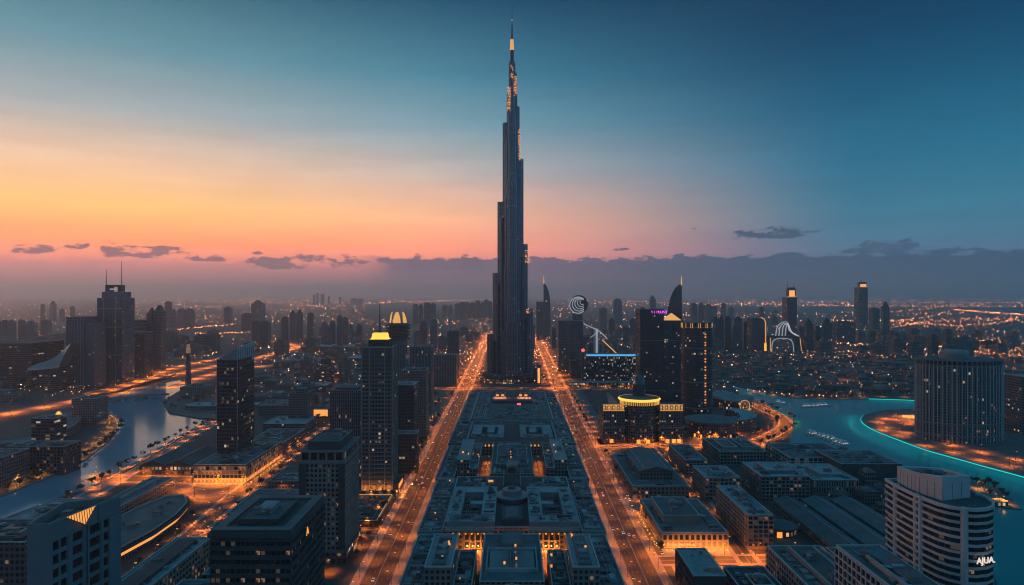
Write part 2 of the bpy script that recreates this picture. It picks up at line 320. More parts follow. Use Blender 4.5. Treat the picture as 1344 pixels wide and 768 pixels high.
class MB:
    def __init__(s): s.v, s.f, s.mi, s.uv, s.mats = [], [], [], [], []
    def slot(s, m):
        if m not in s.mats: s.mats.append(m)
        return s.mats.index(m)
    def face(s, pts, m, uvs=None):
        b = len(s.v); s.v += [tuple(p) for p in pts]; s.f.append(list(range(b, b + len(pts)))); s.mi.append(s.slot(m))
        s.uv.append(uvs or [(0, 0)] * len(pts))
    def prism(s, poly, z0, z1, side, top=None, parapet=0.0, t=0.5, trim=None, bottom=False, top_poly=None):
        poly = ccw(poly); tp = top_poly or poly; n = len(poly); u = 0.0
        for i in range(n):
            a, b = poly[i], poly[(i + 1) % n]; ta, tb = tp[i], tp[(i + 1) % n]
            l = hypot(b[0] - a[0], b[1] - a[1])
            s.face([(*a, z0), (*b, z0), (*tb, z1), (*ta, z1)], side, [(u, z0), (u + l, z0), (u + l, z1), (u, z1)]); u += l
        top = top or side
        if parapet > 0:
            ip = offs(tp, t); trim = trim or top
            for i in range(n):
                j = (i + 1) % n
                s.face([(*tp[i], z1), (*tp[j], z1), (*ip[j], z1), (*ip[i], z1)], trim)
                s.face([(*ip[i], z1), (*ip[j], z1), (*ip[j], z1 - parapet), (*ip[i], z1 - parapet)], trim)
            s.face([(*p, z1 - parapet) for p in ip], top)
        else: s.face([(*p, z1) for p in tp], top, [(p[0], p[1]) for p in tp])
        if bottom: s.face([(*p, z0) for p in poly[::-1]], side)
        return s
    def box(s, x0, x1, y0, y1, z0, z1, m, bottom=True): return s.prism(rect(x0, x1, y0, y1), z0, z1, m, bottom=bottom)
    def bar(s, p, q, w, m, w2=None, n=4):
        p, q = Vector(p), Vector(q); d = (q - p).normalized(); up = Vector((0, 0, 1)) if abs(d.z) < 0.9 else Vector((1, 0, 0))
        a = d.cross(up).normalized(); b = a.cross(d); w2 = w if w2 is None else w2
        r0 = [p + (a * cos(2 * pi * (i + .5) / n) + b * sin(2 * pi * (i + .5) / n)) * w for i in range(n)]
        r1 = [q + (a * cos(2 * pi * (i + .5) / n) + b * sin(2 * pi * (i + .5) / n)) * w2 for i in range(n)]
        for i in range(n):
            j = (i + 1) % n; s.face([r0[j], r0[i], r1[i], r1[j]], m)
        s.face(r0, m); s.face(r1[::-1], m); return s
    def lathe(s, cx, cyy, prof, m, n=28, cap=True):
        for (r0, z0), (r1, z1) in zip(prof, prof[1:]):
            for i in range(n):
                a, b = 2 * pi * i / n, 2 * pi * (i + 1) / n
                pts = [(cx + r0 * cos(a), cyy + r0 * sin(a), z0), (cx + r0 * cos(b), cyy + r0 * sin(b), z0), (cx + r1 * cos(b), cyy + r1 * sin(b), z1), (cx + r1 * cos(a), cyy + r1 * sin(a), z1)]
                s.face(pts, m, [(a * max(r0, r1), z0), (b * max(r0, r1), z0), (b * max(r0, r1), z1), (a * max(r0, r1), z1)])
        if cap and prof[-1][0] > 0.01: s.face([(cx + prof[-1][0] * cos(2 * pi * i / n), cyy + prof[-1][0] * sin(2 * pi * i / n), prof[-1][1]) for i in range(n)], m)
        return s
    def mesh(s, name, org=(0, 0, 0)):
        me = bpy.data.meshes.new(name)
        me.from_pydata([(x - org[0], y - org[1], z - org[2]) for x, y, z in s.v], [], s.f)
        for m in s.mats: me.materials.append(m)
        me.polygons.foreach_set('material_index', s.mi)
        ul = me.uv_layers.new(name='UVMap'); flat = [c for f in s.uv for p in f for c in p]
        ul.data.foreach_set('uv', flat); me.update(); return me
    def build(s, name, parent=None, loc=None):
        """ONE mesh object; vertices were given in world coordinates"""
        org = tuple(parent['_org']) if parent is not None else (loc or (0, 0, 0))
        o = bpy.data.objects.new(name, s.mesh(name, org)); COL.objects.link(o)
        if parent is not None: o.parent = parent; o['_org'] = parent['_org']
        else: o.location = org; o['_org'] = org
        return o

def tag(o, label=None, cat=None, group=None, kind=None):
    if label: o['label'] = label
    if cat: o['category'] = cat
    if group: o['group'] = group
    if kind: o['kind'] = kind
    return o
def thing(name, label, cat, loc, group=None):
    o = bpy.data.objects.new(name, None); COL.objects.link(o); o.location = loc; o['_org'] = tuple(loc)
    return tag(o, label, cat, group)
def copy_tree(o, parent=None, loc=None, rz=None):
    c = o.copy(); COL.objects.link(c)
    if parent is not None: c.parent = parent
    if loc is not None: c.location = loc
    if rz is not None: c.rotation_euler = (0, 0, rz)
    for ch in list(o.children): copy_tree(ch, c)
    return c
def structure(o): o['kind'] = 'structure'; return o

FOOT = []                                     # footprints already taken (x0, x1, y0, y1)
def claim(poly, pad=0):
    xs = [p[0] for p in poly]; ys = [p[1] for p in poly]; FOOT.append((min(xs) - pad, max(xs) + pad, min(ys) - pad, max(ys) + pad))
def free(x0, x1, y0, y1):
    return not any(x0 < b[1] and x1 > b[0] and y0 < b[3] and y1 > b[2] for b in FOOT)
def inside(p, poly):
    c = False; n = len(poly)
    for i in range(n):
        a, b = poly[i - 1], poly[i]
        if (a[1] > p[1]) != (b[1] > p[1]) and p[0] < (b[0] - a[0]) * (p[1] - a[1]) / (b[1] - a[1]) + a[0]: c = not c
    return c
def segdist(p, a, b):
    vx, vy = b[0] - a[0], b[1] - a[1]; L = vx * vx + vy * vy or 1e-9
    t = max(0, min(1, ((p[0] - a[0]) * vx + (p[1] - a[1]) * vy) / L))
    return hypot(p[0] - a[0] - t * vx, p[1] - a[1] - t * vy)

# rooftop machines, shared meshes
def _unit(kind):
    b = MB()
    if kind == 0:
        b.box(-1.5, 1.5, -1.1, 1.1, 0, 1.6, M['zinc']); b.lathe(-.7, 0, [(.6, 1.6), (.6, 1.9)], M['metal_dark'], 12); b.lathe(.7, 0, [(.6, 1.6), (.6, 1.9)], M['metal_dark'], 12)
    elif kind == 1:
        b.box(-2.6, 2.6, -1.3, 1.3, 0, 2.4, M['roof_pale']); b.box(-1.2, 1.2, -2.1, -1.3, .4, 1.7, M['zinc']); b.box(2.6, 4.8, -.4, .4, .5, 1.2, M['zinc'])
    elif kind == 2:
        b.box(-2.2, 2.2, -2.2, 2.2, 0, 3.0, M['concrete']); b.box(-2.4, 2.4, -2.4, 2.4, 3.0, 3.25, M['roof_slate']); b.box(-.5, .5, -2.26, -2.2, 0.1, 2.2, M['metal_dark'])
    else:
        b.lathe(0, 0, [(.9, 0), (.9, 1.2), (1.3, 1.7), (1.3, 1.95), (0.2, 2.2)], M['metal'], 14)
    return b.mesh('rooftop_unit')
UNITS = [_unit(i) for i in range(4)]
def units(root, x0, x1, y0, y1, z, n, smax=1.3):
    org = root['_org']
    for _ in range(n):
        o = bpy.data.objects.new('rooftop_unit', random.choice(UNITS)); COL.objects.link(o); o.parent = root
        o.location = (random.uniform(x0 + 3, x1 - 3) - org[0], random.uniform(y0 + 3, y1 - 3) - org[1], z - org[2])
        s = random.uniform(0.7, smax); o.scale = (s, s, s); o.rotation_euler = (0, 0, random.choice((0, pi / 2, pi, -pi / 2)))
def bb(poly):
    xs = [p[0] for p in poly]; ys = [p[1] for p in poly]; return min(xs), max(xs), min(ys), max(ys)

def block(name, label, cat, poly, h, fac, roof='roof_slate', parapet=1.0, n_units=4, z0=0.0, group=None, tiers=(), trim=None, wallname='wall', pad=2, t=0.6):
    """a building: wall part, roof part, rooftop machines; tiers = more (poly, z0, z1) blocks on top"""
    poly = ccw(poly); x0, x1, y0, y1 = bb(poly)
    root = thing(name, label, cat, ((x0 + x1) / 2, (y0 + y1) / 2, z0), group); claim(poly, pad)
    f = FC[fac] if isinstance(fac, str) and fac in FC else M[fac]
    allt = [(poly, z0, h)] + list(tiers)
    for (pl, za, zb) in allt:
        pl = ccw(pl); n = len(pl); b = MB(); u = 0.0
        for i in range(n):
            a, c = pl[i], pl[(i + 1) % n]; l = hypot(c[0] - a[0], c[1] - a[1])
            b.face([(*a, za), (*c, za), (*c, zb), (*a, zb)], f, [(u, za), (u + l, za), (u + l, zb), (u, zb)]); u += l
        b.build(wallname, root)
        r = MB(); ip = offs(pl, t); tr = trim or M['coping']; op = offs(pl, -0.18)
        for i in range(n):
            j = (i + 1) % n
            r.face([(*op[i], zb - 0.5), (*op[j], zb - 0.5), (*op[j], zb + 0.05), (*op[i], zb + 0.05)], tr)
            r.face([(*pl[i], zb - 0.5), (*pl[j], zb - 0.5), (*op[j], zb - 0.5), (*op[i], zb - 0.5)][::-1], tr)
            r.face([(*op[i], zb + 0.05), (*op[j], zb + 0.05), (*ip[j], zb + 0.05), (*ip[i], zb + 0.05)], tr)
            r.face([(*ip[i], zb + 0.05), (*ip[j], zb + 0.05), (*ip[j], zb - parapet), (*ip[i], zb - parapet)], tr)
        r.face([(*p, zb - parapet) for p in ip], M[roof])
        r.build('roof', root)
    if n_units >= 3 and y0 < 930 and FC.get(fac) is not None or n_units >= 4 and y0 < 930:
        pl, za, zb = allt[0]; a, b_, c, d = bb(offs(pl, 2.5)); ar = (b_ - a) * (d - c)
        if tiers: roof_detail(root, a, a + min(9, (b_ - a) * .25), c, d, zb - parapet, int(x0 * 7 + y0), 10); roof_detail(root, b_ - min(9, (b_ - a) * .25), b_, c, d, zb - parapet, int(x0 * 7 + y1), 10)
        elif len(pl) == 4 and min(b_ - a, d - c) > 8: roof_detail(root, a, b_, c, d, zb - parapet, int(x0 * 7 + y0), int(min(26, 8 + ar / 110)))
    if n_units:
        pl, za, zb = allt[-1]; a, b_, c, d = bb(pl)
        units(root, a + (b_ - a) * .12, b_ - (b_ - a) * .12, c + (d - c) * .12, d - (d - c) * .12, zb - parapet, n_units)
    return root

def pic(pxl, pxr, top, base, depth):
    """footprint and height of an upright block from its place in the photograph"""
    d = CAM_H * F / (base - HZ); x0 = (pxl - 672) * d / F; x1 = (pxr - 672) * d / F
    return rect(x0, x1, d, d + depth), CAM_H - (top - HZ) * d / F
def text(s, size, m, root, loc, rot=(R(90), 0, 0), ext=0.15, name='sign_lettering', align='CENTER'):
    c = bpy.data.curves.new(name, 'FONT'); c.body = s; c.size = size; c.extrude = ext; c.align_x = align; c.materials.append(m)
    t0 = bpy.data.objects.new(name, c); COL.objects.link(t0); dg = bpy.context.evaluated_depsgraph_get()
    me = bpy.data.meshes.new_from_object(t0.evaluated_get(dg)); bpy.data.objects.remove(t0)
    o = bpy.data.objects.new(name, me); COL.objects.link(o); o.parent = root; org = root['_org']
    o.location = (loc[0] - org[0], loc[1] - org[1], loc[2] - org[2]); o.rotation_euler = rot; return o

def washers(root, p, q, n, power, out, z=1.2, col=(1.0, 0.3, 0.045)):
    """small uplights standing in front of a wall, each with its own lamp"""
    L = hypot(q[0] - p[0], q[1] - p[1]); d = ((q[0] - p[0]) / L, (q[1] - p[1]) / L); org = root['_org']
    ld = bpy.data.lights.new('uplight', 'POINT'); ld.energy = power; ld.color = col; ld.shadow_soft_size = .3
    for i in range(n):
        s = L * (i + .5) / n; x, y = p[0] + d[0] * s + d[1] * out, p[1] + d[1] * s - d[0] * out
        b = MB(); b.box(x - .25, x + .25, y - .25, y + .25, z - .9, z - .5, M['lamp']); b.build('uplight', root)
        o = bpy.data.objects.new('uplight_glow', ld); COL.objects.link(o); o.parent = root; o.location = (x - org[0], y - org[1], z - org[2])

PLINTH = {q: MB().box(0, 1, 0, 1, 0, 1, M[q], bottom=False).mesh('roof_plinth') for q in ('roof_dark', 'roof_pale', 'zinc', 'roof_slate', 'metal_dark')}
def roof_detail(r, x0, x1, y0, y1, z, seed, nb=14, m=('roof_dark', 'roof_pale', 'zinc', 'roof_slate')):
    """low skylights, duct runs and plinths laid on a roof"""
    rr = random.Random(seed); d = MB(); org = r['_org']
    for _ in range(nb):
        w, l = rr.uniform(1.2, 5), rr.uniform(3, 14)
        if rr.random() < .5: w, l = l, w
        w, l = min(w, x1 - x0 - 2.2), min(l, y1 - y0 - 2.2); x, y = rr.uniform(x0 + 1, x1 - w - 1), rr.uniform(y0 + 1, y1 - l - 1); hh = rr.uniform(.35, 1.8)
        o = bpy.data.objects.new('roof_plinth', PLINTH[rr.choice(m)]); COL.objects.link(o); o.parent = r
        o.location = (x - org[0], y - org[1], z + .004 - org[2]); o.scale = (w, l, hh)
    for _ in range(nb // 3):
        if rr.random() < .5:
            x = rr.uniform(x0 + 1, x1 - 1); d.box(x, x + .5, y0 + 1, y1 - 1, z + .3, z + .8, M['zinc'])
        else:
            y = rr.uniform(y0 + 1, y1 - 1); d.box(x0 + 1, x1 - 1, y, y + .5, z + .9, z + 1.4, M['zinc'])
    if d.f: d.build('duct_run', r)

# ------------------------------------------------------------------ ground, water, roads
b = MB(); b.face([(-40000, -3000, 0), (40000, -3000, 0), (40000, 60000, 0), (-40000, 60000, 0)], M['ground']); structure(b.build('ground'))

CANAL = [G(*p) for p in [(-160, 770), (-160, 690), (0, 652), (60, 628), (110, 604), (140, 580), (155, 562), (150, 548), (128, 538), (126, 526), (170, 512), (215, 503), (236, 499),
                         (246, 508), (226, 520), (214, 529), (222, 542), (262, 549), (272, 553), (250, 567), (215, 590), (180, 612), (130, 637), (85, 652), (40, 670), (0, 690)]]
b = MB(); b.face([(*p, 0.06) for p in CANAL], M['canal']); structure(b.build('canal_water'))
LAGOON = [G(*p) for p in [(962, 506), (985, 513), (1015, 519), (1045, 523), (1100, 525.5), (1140, 524), (1207, 526.5), (1300, 533), (1344, 541), (1420, 552), (1500, 560), (1760, 640), (1760, 800), (1420, 860), (1316, 800), (1300, 730), (1262, 690), (1225, 655), (1193, 628),
                          (1165, 608), (1110, 598), (1062, 592), (1036, 584), (1036, 572), (1041, 560), (1030, 547), (1004, 533), (975, 522)]]
b = MB(); b.face([(*p, 0.06) for p in LAGOON], M['lagoon']); structure(b.build('lagoon_water'))

def island(name, px, h, m, top):
    pl = ccw([G(*p) for p in px]); b = MB(); b.prism(pl, 0.0, h, m, top); o = structure(b.build(name)); return pl
# round island with the ribbed hotel: lit rim wall
ISL = [(1207, 537.5), (1175, 538.5), (1150, 541), (1135, 546), (1131, 552), (1136, 559), (1150, 567), (1180, 579), (1215, 592), (1250, 602), (1300, 616), (1344, 628), (1480, 668), (1500, 640), (1430, 585), (1344, 552), (1280, 541)]
ISLW = island('island_ground', ISL, 1.6, M['concrete'], M['plaza'])
PEN = [(213, 528), (222, 543), (262, 550), (300, 552), (310, 540), (300, 522), (262, 514), (235, 514)]
island('peninsula_ground', PEN, 1.5, M['concrete_dark'], M['plaza'])

ROADS = []
def ribbon(pts, off0, off1):
    """offset polylines left (off0) and right (off1) of a line"""
    L, Rr = [], []
    for i, p in enumerate(pts):
        a = pts[max(i - 1, 0)]; c = pts[min(i + 1, len(pts) - 1)]
        dx_, dy_ = c[0] - a[0], c[1] - a[1]; l = hypot(dx_, dy_) or 1; nx, ny = -dy_ / l, dx_ / l
        L.append((p[0] + nx * off0, p[1] + ny * off0)); Rr.append((p[0] + nx * off1, p[1] + ny * off1))
    return L, Rr
def strip(name, pts, off0, off1, z, m, h=0.0, b=None):
    bb_ = b or MB(); L, Rr = ribbon(pts, off0, off1)
    for i in range(len(pts) - 1):
        q = [(*L[i], z + h), (*Rr[i], z + h), (*Rr[i + 1], z + h), (*L[i + 1], z + h)]
        bb_.face(q, m)
        if h:
            bb_.face([(*L[i], z), (*L[i + 1], z), (*L[i + 1], z + h), (*L[i], z + h)], m); bb_.face([(*Rr[i], z), (*Rr[i + 1], z), (*Rr[i + 1], z + h), (*Rr[i], z + h)], m)
    return bb_ if b else structure(bb_.build(name))
_rz = [0.10]
def smooth(pts, n=5):
    if len(pts) < 3: return pts
    out = []
    for i in range(len(pts) - 1):
        p0, p1, p2, p3 = pts[max(i - 1, 0)], pts[i], pts[i + 1], pts[min(i + 2, len(pts) - 1)]
        for j in range(n):
            t = j / n
            out.append(tuple(0.5 * (2 * p1[q] + (p2[q] - p0[q]) * t + (2 * p0[q] - 5 * p1[q] + 4 * p2[q] - p3[q]) * t * t + (3 * p1[q] - p0[q] - 3 * p2[q] + p3[q]) * t ** 3) for q in (0, 1)))
    return out + [pts[-1]]
def road(name, pts, w, pave=3.5, marks=True, z=None, lanes=4, m='asphalt'):
    z = z if z is not None else _rz[0]; _rz[0] += 0.012
    strip(name, pts, w / 2, -w / 2, z, M[m]); ROADS.append((pts, w / 2 + pave))
    if pave:
        strip('pavement', pts, w / 2 + pave, w / 2 + .3, 0.02, M['pavement'], z + 0.13); strip('kerb', pts, w / 2 + .3, w / 2, 0.02, M['kerb'], z + 0.14)
        strip('pavement', pts, -w / 2 - .3, -w / 2 - pave, 0.02, M['pavement'], z + 0.13); strip('kerb', pts, -w / 2, -w / 2 - .3, 0.02, M['kerb'], z + 0.14)
    if marks:
        b = MB()
        for i in range(1, lanes):
            o = -w / 2 + w * i / lanes
            if i == lanes // 2:
                strip('', pts, o + .3, o + .15, z + .02, M['paint'], b=b); strip('', pts, o - .15, o - .3, z + .02, M['paint'], b=b); continue
            for (p, q) in zip(pts, pts[1:]):
                l = hypot(q[0] - p[0], q[1] - p[1]); nn = int(min(l, 1200) // 12)
                for j in range(nn):
                    t0, t1 = j * 12 / l, (j * 12 + 4.5) / l
                    a = (p[0] + (q[0] - p[0]) * t0, p[1] + (q[1] - p[1]) * t0); c = (p[0] + (q[0] - p[0]) * t1, p[1] + (q[1] - p[1]) * t1)
                    strip('', [a, c], o + .07, o - .07, z + .02, M['paint'], b=b)
        for o in (-w / 2 + .6, w / 2 - .6): strip('', pts, o + .12, o - .12, z + .02, M['paint'], b=b)
        if b.f: structure(b.build('lane_markings'))
    return pts
AV_W = road('avenue', [(-88, 300), (-91, 480), (-93, 900), (-97, 1391), (-104, 2100), (-112, 3000), (-118, 4600)], 21, 6, lanes=6)
AV_E = road('avenue', [(88, 300), (90, 480), (94, 900), (98, 1391), (106, 2100), (112, 3000), (118, 4600)], 21, 6, lanes=6)
CROSS = road('cross_street', [(-420, 1385), (-97, 1391), (98, 1391), (330, 1385)], 20, 4)
X864 = road('cross_street', [(107, 858), (340, 866)], 14, 3, lanes=2)
X490 = road('cross_street', [(104, 490), (330, 497)], 14, 3, lanes=2)
X640W = road('cross_street', [(-255, 660), (-104, 664)], 13, 3, lanes=2)
X500W = road('cross_street', [(-255, 545), (-104, 548)], 12, 3, lanes=2)
ST255 = road('side_street', [(-244, 330), (-248, 450), (-262, 640), (-266, 800), (-262, 960), (-250, 1130), (-225, 1385)], 15, 3, lanes=2)
ST172 = road('side_street', [(164, 380), (170, 500), (176, 640), (186, 850)], 12, 3, lanes=2)
PLZ = road('cross_street', [(-440, 712), (-350, 704), (-262, 700)], 20, 5, marks=False)
RIV = road('riverside_road', smooth([(a_ + 8, c_) for a_, c_ in [G(-60, 720), G(20, 688), G(85, 661), G(130, 637), G(172, 612), G(215, 586), G(248, 567), G(280, 553)]]), 15, 4, lanes=2, m='worn_concrete')
PROM = road('promenade', smooth([G(-120, 700), G(0, 645), G(60, 620), G(108, 597), G(136, 575), G(149, 561), G(143, 549), G(118, 540)]), 16, 0, marks=False)
HW = [G(-120, 574), G(0, 545), G(60, 534), G(105, 525), G(150, 513), G(205, 498), G(250, 487), G(300, 477), G(345, 468), G(378, 460), G(388, 455), G(378, 451), G(358, 448.5), G(335, 447)]
HWY = road('highway', smooth(HW), 34, 0, z=0.3, m='worn_concrete')
HW2 = road('highway', smooth([G(225, 508), G(262, 496), G(300, 486), G(350, 480), G(430, 474)]), 22, 0, z=0.35, marks=False, m='worn_concrete')
HW3 = road('highway', smooth([G(160, 516), G(215, 487), G(268, 474), G(320, 467)]), 20, 0, z=0.4, marks=False, m='worn_concrete')
RT = road('riverside_road', smooth([G(905, 566), G(945, 582), G(985, 582), G(1022, 566), G(1032, 555), G(1020, 545), G(990, 533), G(955, 522), G(925, 514)]), 17, 3, lanes=2)
NSH = road('shore_road', smooth([G(985, 516), G(1045, 521), G(1105, 523), G(1160, 520.5), G(1230, 523), G(1344, 529)]), 15, 0, marks=False)
ISR = road('island_road', smooth([G(1500, 640, 1.6), G(1344, 606, 1.6), G(1270, 590, 1.6), G(1205, 573, 1.6), G(1160, 560, 1.6), G(1155, 551, 1.6), G(1185, 545, 1.6)]), 13, 0, z=1.72, marks=False, m='worn_concrete')
FARR = [road('far_road', [G(700 + a, 455 + bb_), G(760 + a, 470 + bb_)], 14, 0, marks=False) for a, bb_ in ((40, 6),)]
TRK = road('plaza', [(-128, 430), (-122, 620)], 26, 0, marks=False)
# open ground the photograph shows paved
for nm, pl, m in (('plaza', [(-345, 640), (-275, 640), (-275, 745), (-360, 745)], 'plaza'), ('plaza', [(112, 870), (330, 880), (330, 905), (112, 905)], 'plaza'),
                  ('plaza', [(112, 440), (160, 440), (172, 540), (112, 540)], 'pavement'), ('lawn', [(-330, 1000), (-130, 1000), (-130, 1130), (-300, 1130)], 'lawn'),
                  ('plaza', [(-150, 700), (-106, 700), (-106, 1360), (-150, 1360)], 'plaza'), ('plaza', [(108, 560), (128, 560), (140, 1360), (112, 1360)], 'plaza')):
    b = MB(); b.face([(*p, 0.05) for p in pl], M[m]); structure(b.build(nm))
# arcs of quay: low walls beside the water
def quay(name, pts, label, w=2.0, h=1.4, m='concrete'):
    b = MB(); strip('', pts, w / 2, -w / 2, 0.0, M[m], h, b=b); o = b.build(name); tag(o, label, 'quay wall', None, 'thing'); return o
quay('quay_wall', [G(*p) for p in [(0, 653), (60, 629), (110, 605), (140, 581), (156, 563), (151, 549), (129, 539)]], 'dark quay wall along the curved promenade of the canal')
quay('quay_wall', [G(*p) for p in [(-10, 688), (40, 669), (85, 651), (130, 636), (180, 611), (215, 589), (250, 566), (272, 552)]], 'dark quay wall between the canal and the riverside road')
quay('quay_wall', [G(*p) for p in [(975, 522), (1004, 533), (1030, 547), (1042, 560), (1038, 573), (1036, 584), (1062, 592), (1110, 598), (1165, 608)]], 'dark quay wall round the promenade tip by the moored yachts')
quay('quay_wall', [G(*p) for p in [(985, 512.6), (1015, 518.6), (1045, 522.6), (1100, 525.2), (1140, 523.7)]], 'pale quay wall along the far sandy shore of the lagoon')
# cyan-lit rims
def rim(px, label, z, sgn, power=1500):
    pts = smooth([G(*p) for p in px], 4); c = pts[len(pts) // 2]
    r = thing('lit_sea_wall', label, 'sea wall', (*c, 0))
    b = MB(); strip('', pts, 1.0, -1.0, 0.0, M['concrete'], z, b=b); b.build('wall', r)
    b = MB(); strip('', pts, 1.7, 1.1, z * .4, M['cyan'], z * .45, b=b); b.build('light_strip', r)
    ld = bpy.data.lights.new('undrawn_water_glow_spot', 'SPOT'); ld.energy = power; ld.color = (0.02, 0.76, 0.74); ld.shadow_soft_size = 4; ld.spot_size = R(165); ld.spot_blend = .4  # unseen spots hung above the water, added to make it glow cyan
    L = [0]
    for p, q in zip(pts, pts[1:]): L.append(L[-1] + hypot(q[0] - p[0], q[1] - p[1]))
    side, _ = ribbon(pts, -15.0 * sgn, 0); n_l = int(L[-1] / 13)
    for i in range(n_l):
        s = L[-1] * (i + .5) / n_l; j = max(q for q in range(len(L) - 1) if L[q] <= s); t = (s - L[j]) / (L[j + 1] - L[j])
        o = bpy.data.objects.new('undrawn_water_glow_spot', ld); COL.objects.link(o); o.parent = r
        o.location = (side[j][0] * (1 - t) + side[j + 1][0] * t - c[0], side[j][1] * (1 - t) + side[j + 1][1] * t - c[1], 11.0)
rim([(1480, 668), (1344, 628), (1300, 616), (1250, 602), (1215, 592), (1180, 579), (1150, 567), (1136, 559), (1131, 552), (1135, 546)], 'curved sea wall of the hotel island glowing cyan at the waterline', 2.4, -1)
rim([(1344, 541.5), (1300, 533.6), (1207, 527), (1140, 524.6)], 'straight far sea wall glowing cyan behind the hotel island', 2.4, -1)

# ------------------------------------------------------------------ street lamps: each a thing with its own light
LAMPS = []
def lamp_proto(h, arm, power, name='street_lamp', col=(1.0, 0.4, 0.085), double=False, wide=False):
    r = thing(name, 'tall street lamp', 'street lamp', (0, 0, -500)); r['_org'] = (0, 0, 0)
    b = MB(); b.bar((0, 0, 0), (0, 0, h), .16, M['metal_dark'], .09, 6)
    b.bar((0, 0, h - .2), (arm, 0, h + .35), .09, M['metal_dark'])
    if double: b.bar((0, 0, h - .2), (-arm, 0, h + .35), .09, M['metal_dark'])
    b.build('pole', r)
    for s in ((1, -1) if double else (1,)):
        b = MB(); b.box(s * arm - .7, s * arm + .7, -.4, .4, h + .1, h + .4, M['lamp']); b.build('lamp_head', r)
    ld = bpy.data.lights.new(name + '_light', 'SPOT'); ld.energy = power; ld.color = col; ld.shadow_soft_size = .6; ld.spot_size = R(158 if wide else 132 if h < 15 else 150); ld.spot_blend = .7
    o = bpy.data.objects.new('lamp_light', ld); COL.objects.link(o); o.parent = r; o.location = (arm if not double else 0, 0, h - .6)
    return r
PROTO = {}
def lamp(kind, x, y, rz, label, group, z=0.0):
    if kind not in PROTO:
        spec = {'street': (11, 2.6, 15500), 'small': (8, 1.6, 10500), 'mast': (20, 3.0, 150000), 'lone': (18, 3.0, 40000), 'prom': (7, 1.2, 9000), 'hot': (9, 1.6, 24000)}[kind]
        PROTO[kind] = lamp_proto(*spec, wide=kind in ('hot', 'prom'), col=(1.0, 0.36, 0.06) if kind == 'prom' else (1.0, 0.215, 0.016)); o = PROTO[kind]
        o.location = (x, y, z); o.rotation_euler = (0, 0, rz)
    else: o = copy_tree(PROTO[kind], None, (x, y, z), rz)
    o['label'] = label; o['group'] = group; LAMPS.append(o); return o
def lamp_line(kind, pts, spacing, off, label, group, start=0.0, ymax=1e9, z=0.0, jitter=0.0):
    acc = spacing - start
    for (p, q) in zip(pts, pts[1:]):
        l = hypot(q[0] - p[0], q[1] - p[1]); a = atan2(q[1] - p[1], q[0] - p[0]); s = spacing - acc if acc < spacing else 0
        s = max(0, spacing - acc)
        while s < l:
            x = p[0] + (q[0] - p[0]) * s / l; y = p[1] + (q[1] - p[1]) * s / l
            if y < ymax and y > 380:
                for sg in ((1, -1) if off else (1,)):
                    ox, oy = -sin(a) * off * sg, cos(a) * off * sg
                    j = (s / spacing) if not jitter else random.uniform(-jitter, jitter)
                    dx_, dy_ = (cos(a) * spacing / 2, sin(a) * spacing / 2) if sg < 0 else (0, 0)
                    lamp(kind, x + ox + dx_, y + oy + dy_, a - sg * pi / 2, label, group, z)
            s += spacing
        acc = l - (s - spacing)
AVL = 'tall dark street lamp with glowing orange head along the kerb of the %s avenue'
lamp_line('street', AV_W, 32, 12, AVL % 'western', 'street lamps of the western avenue', ymax=1420)
lamp_line('street', AV_E, 32, 12, AVL % 'eastern', 'street lamps of the eastern avenue', ymax=1420)
for av, nm in ((AV_W, 'western'), (AV_E, 'eastern')):
    far = [p for p in av if p[1] >= 1391]
    lamp_line('mast', far, 95, 15, 'high orange mast lamp on the %s avenue beyond the tallest tower' % nm, 'mast lamps of the %s avenue' % nm, ymax=3400)
lamp_line('street', CROSS, 44, 12, 'orange street lamp on the cross street at the foot of the tallest tower', 'street lamps of the far cross street', ymax=1500)
lamp_line('hot', X864, 36, 9, 'orange street lamp before the gold crowned hotel', 'street lamps before the gold crowned hotel')
lamp_line('hot', X490, 26, 9, 'small orange lamp in the street below the lit arcade block', 'lamps below the arcade block')
lamp_line('small', X640W, 30, 8, 'small orange lamp in the cross street behind the gold crowned tower', 'lamps of the middle western cross street')
lamp_line('small', X500W, 30, 8, 'small orange lamp in the cross street beside the cream tower', 'lamps of the front western cross street')
lamp_line('small', ST255, 34, 9, 'small orange street lamp in the street west of the cream tower', 'lamps of the western side street', ymax=1300)
lamp_line('small', ST172, 34, 8, 'small orange lamp in the lane between the low stone blocks', 'lamps of the eastern lane', ymax=850)
lamp_line('hot', PLZ, 26, 11, 'orange street lamp on the plaza below the slanted roof tower', 'lamps of the western plaza')
lamp_line('small', RIV, 40, 9, 'orange lamp along the road beside the canal', 'lamps of the canal road')
lamp_line('prom', PROM, 38, 6, 'amber lamp on the curved promenade across the canal', 'lamps of the curved promenade')
lamp_line('mast', HWY, 62, 0, 'tall orange mast lamp in the middle of the wide western highway', 'mast lamps of the western highway', ymax=3000)
lamp_line('mast', HW2, 70, 0, 'tall orange mast lamp on the second highway strand behind the minaret', 'mast lamps of the second highway strand')
lamp_line('mast', HW3, 75, 0, 'tall orange mast lamp on the highway slip road beyond the canal', 'mast lamps of the slip road')
lamp_line('hot', RT, 30, 10, 'amber lamp along the curving road by the lagoon tip', 'lamps of the curving lagoon road')
lamp_line('prom', NSH, 42, 0, 'amber lamp along the far sandy shore of the lagoon', 'lamps of the far lagoon shore')
lamp_line('hot', ISR, 40, 0, 'amber lamp on the paved hotel island', 'lamps of the hotel island', z=1.6)
def lamps_at(kind, pxs, label, group, z=0):
    for p in pxs: lamp(kind, *G(*p, z), random.uniform(0, 6), label, group, z)
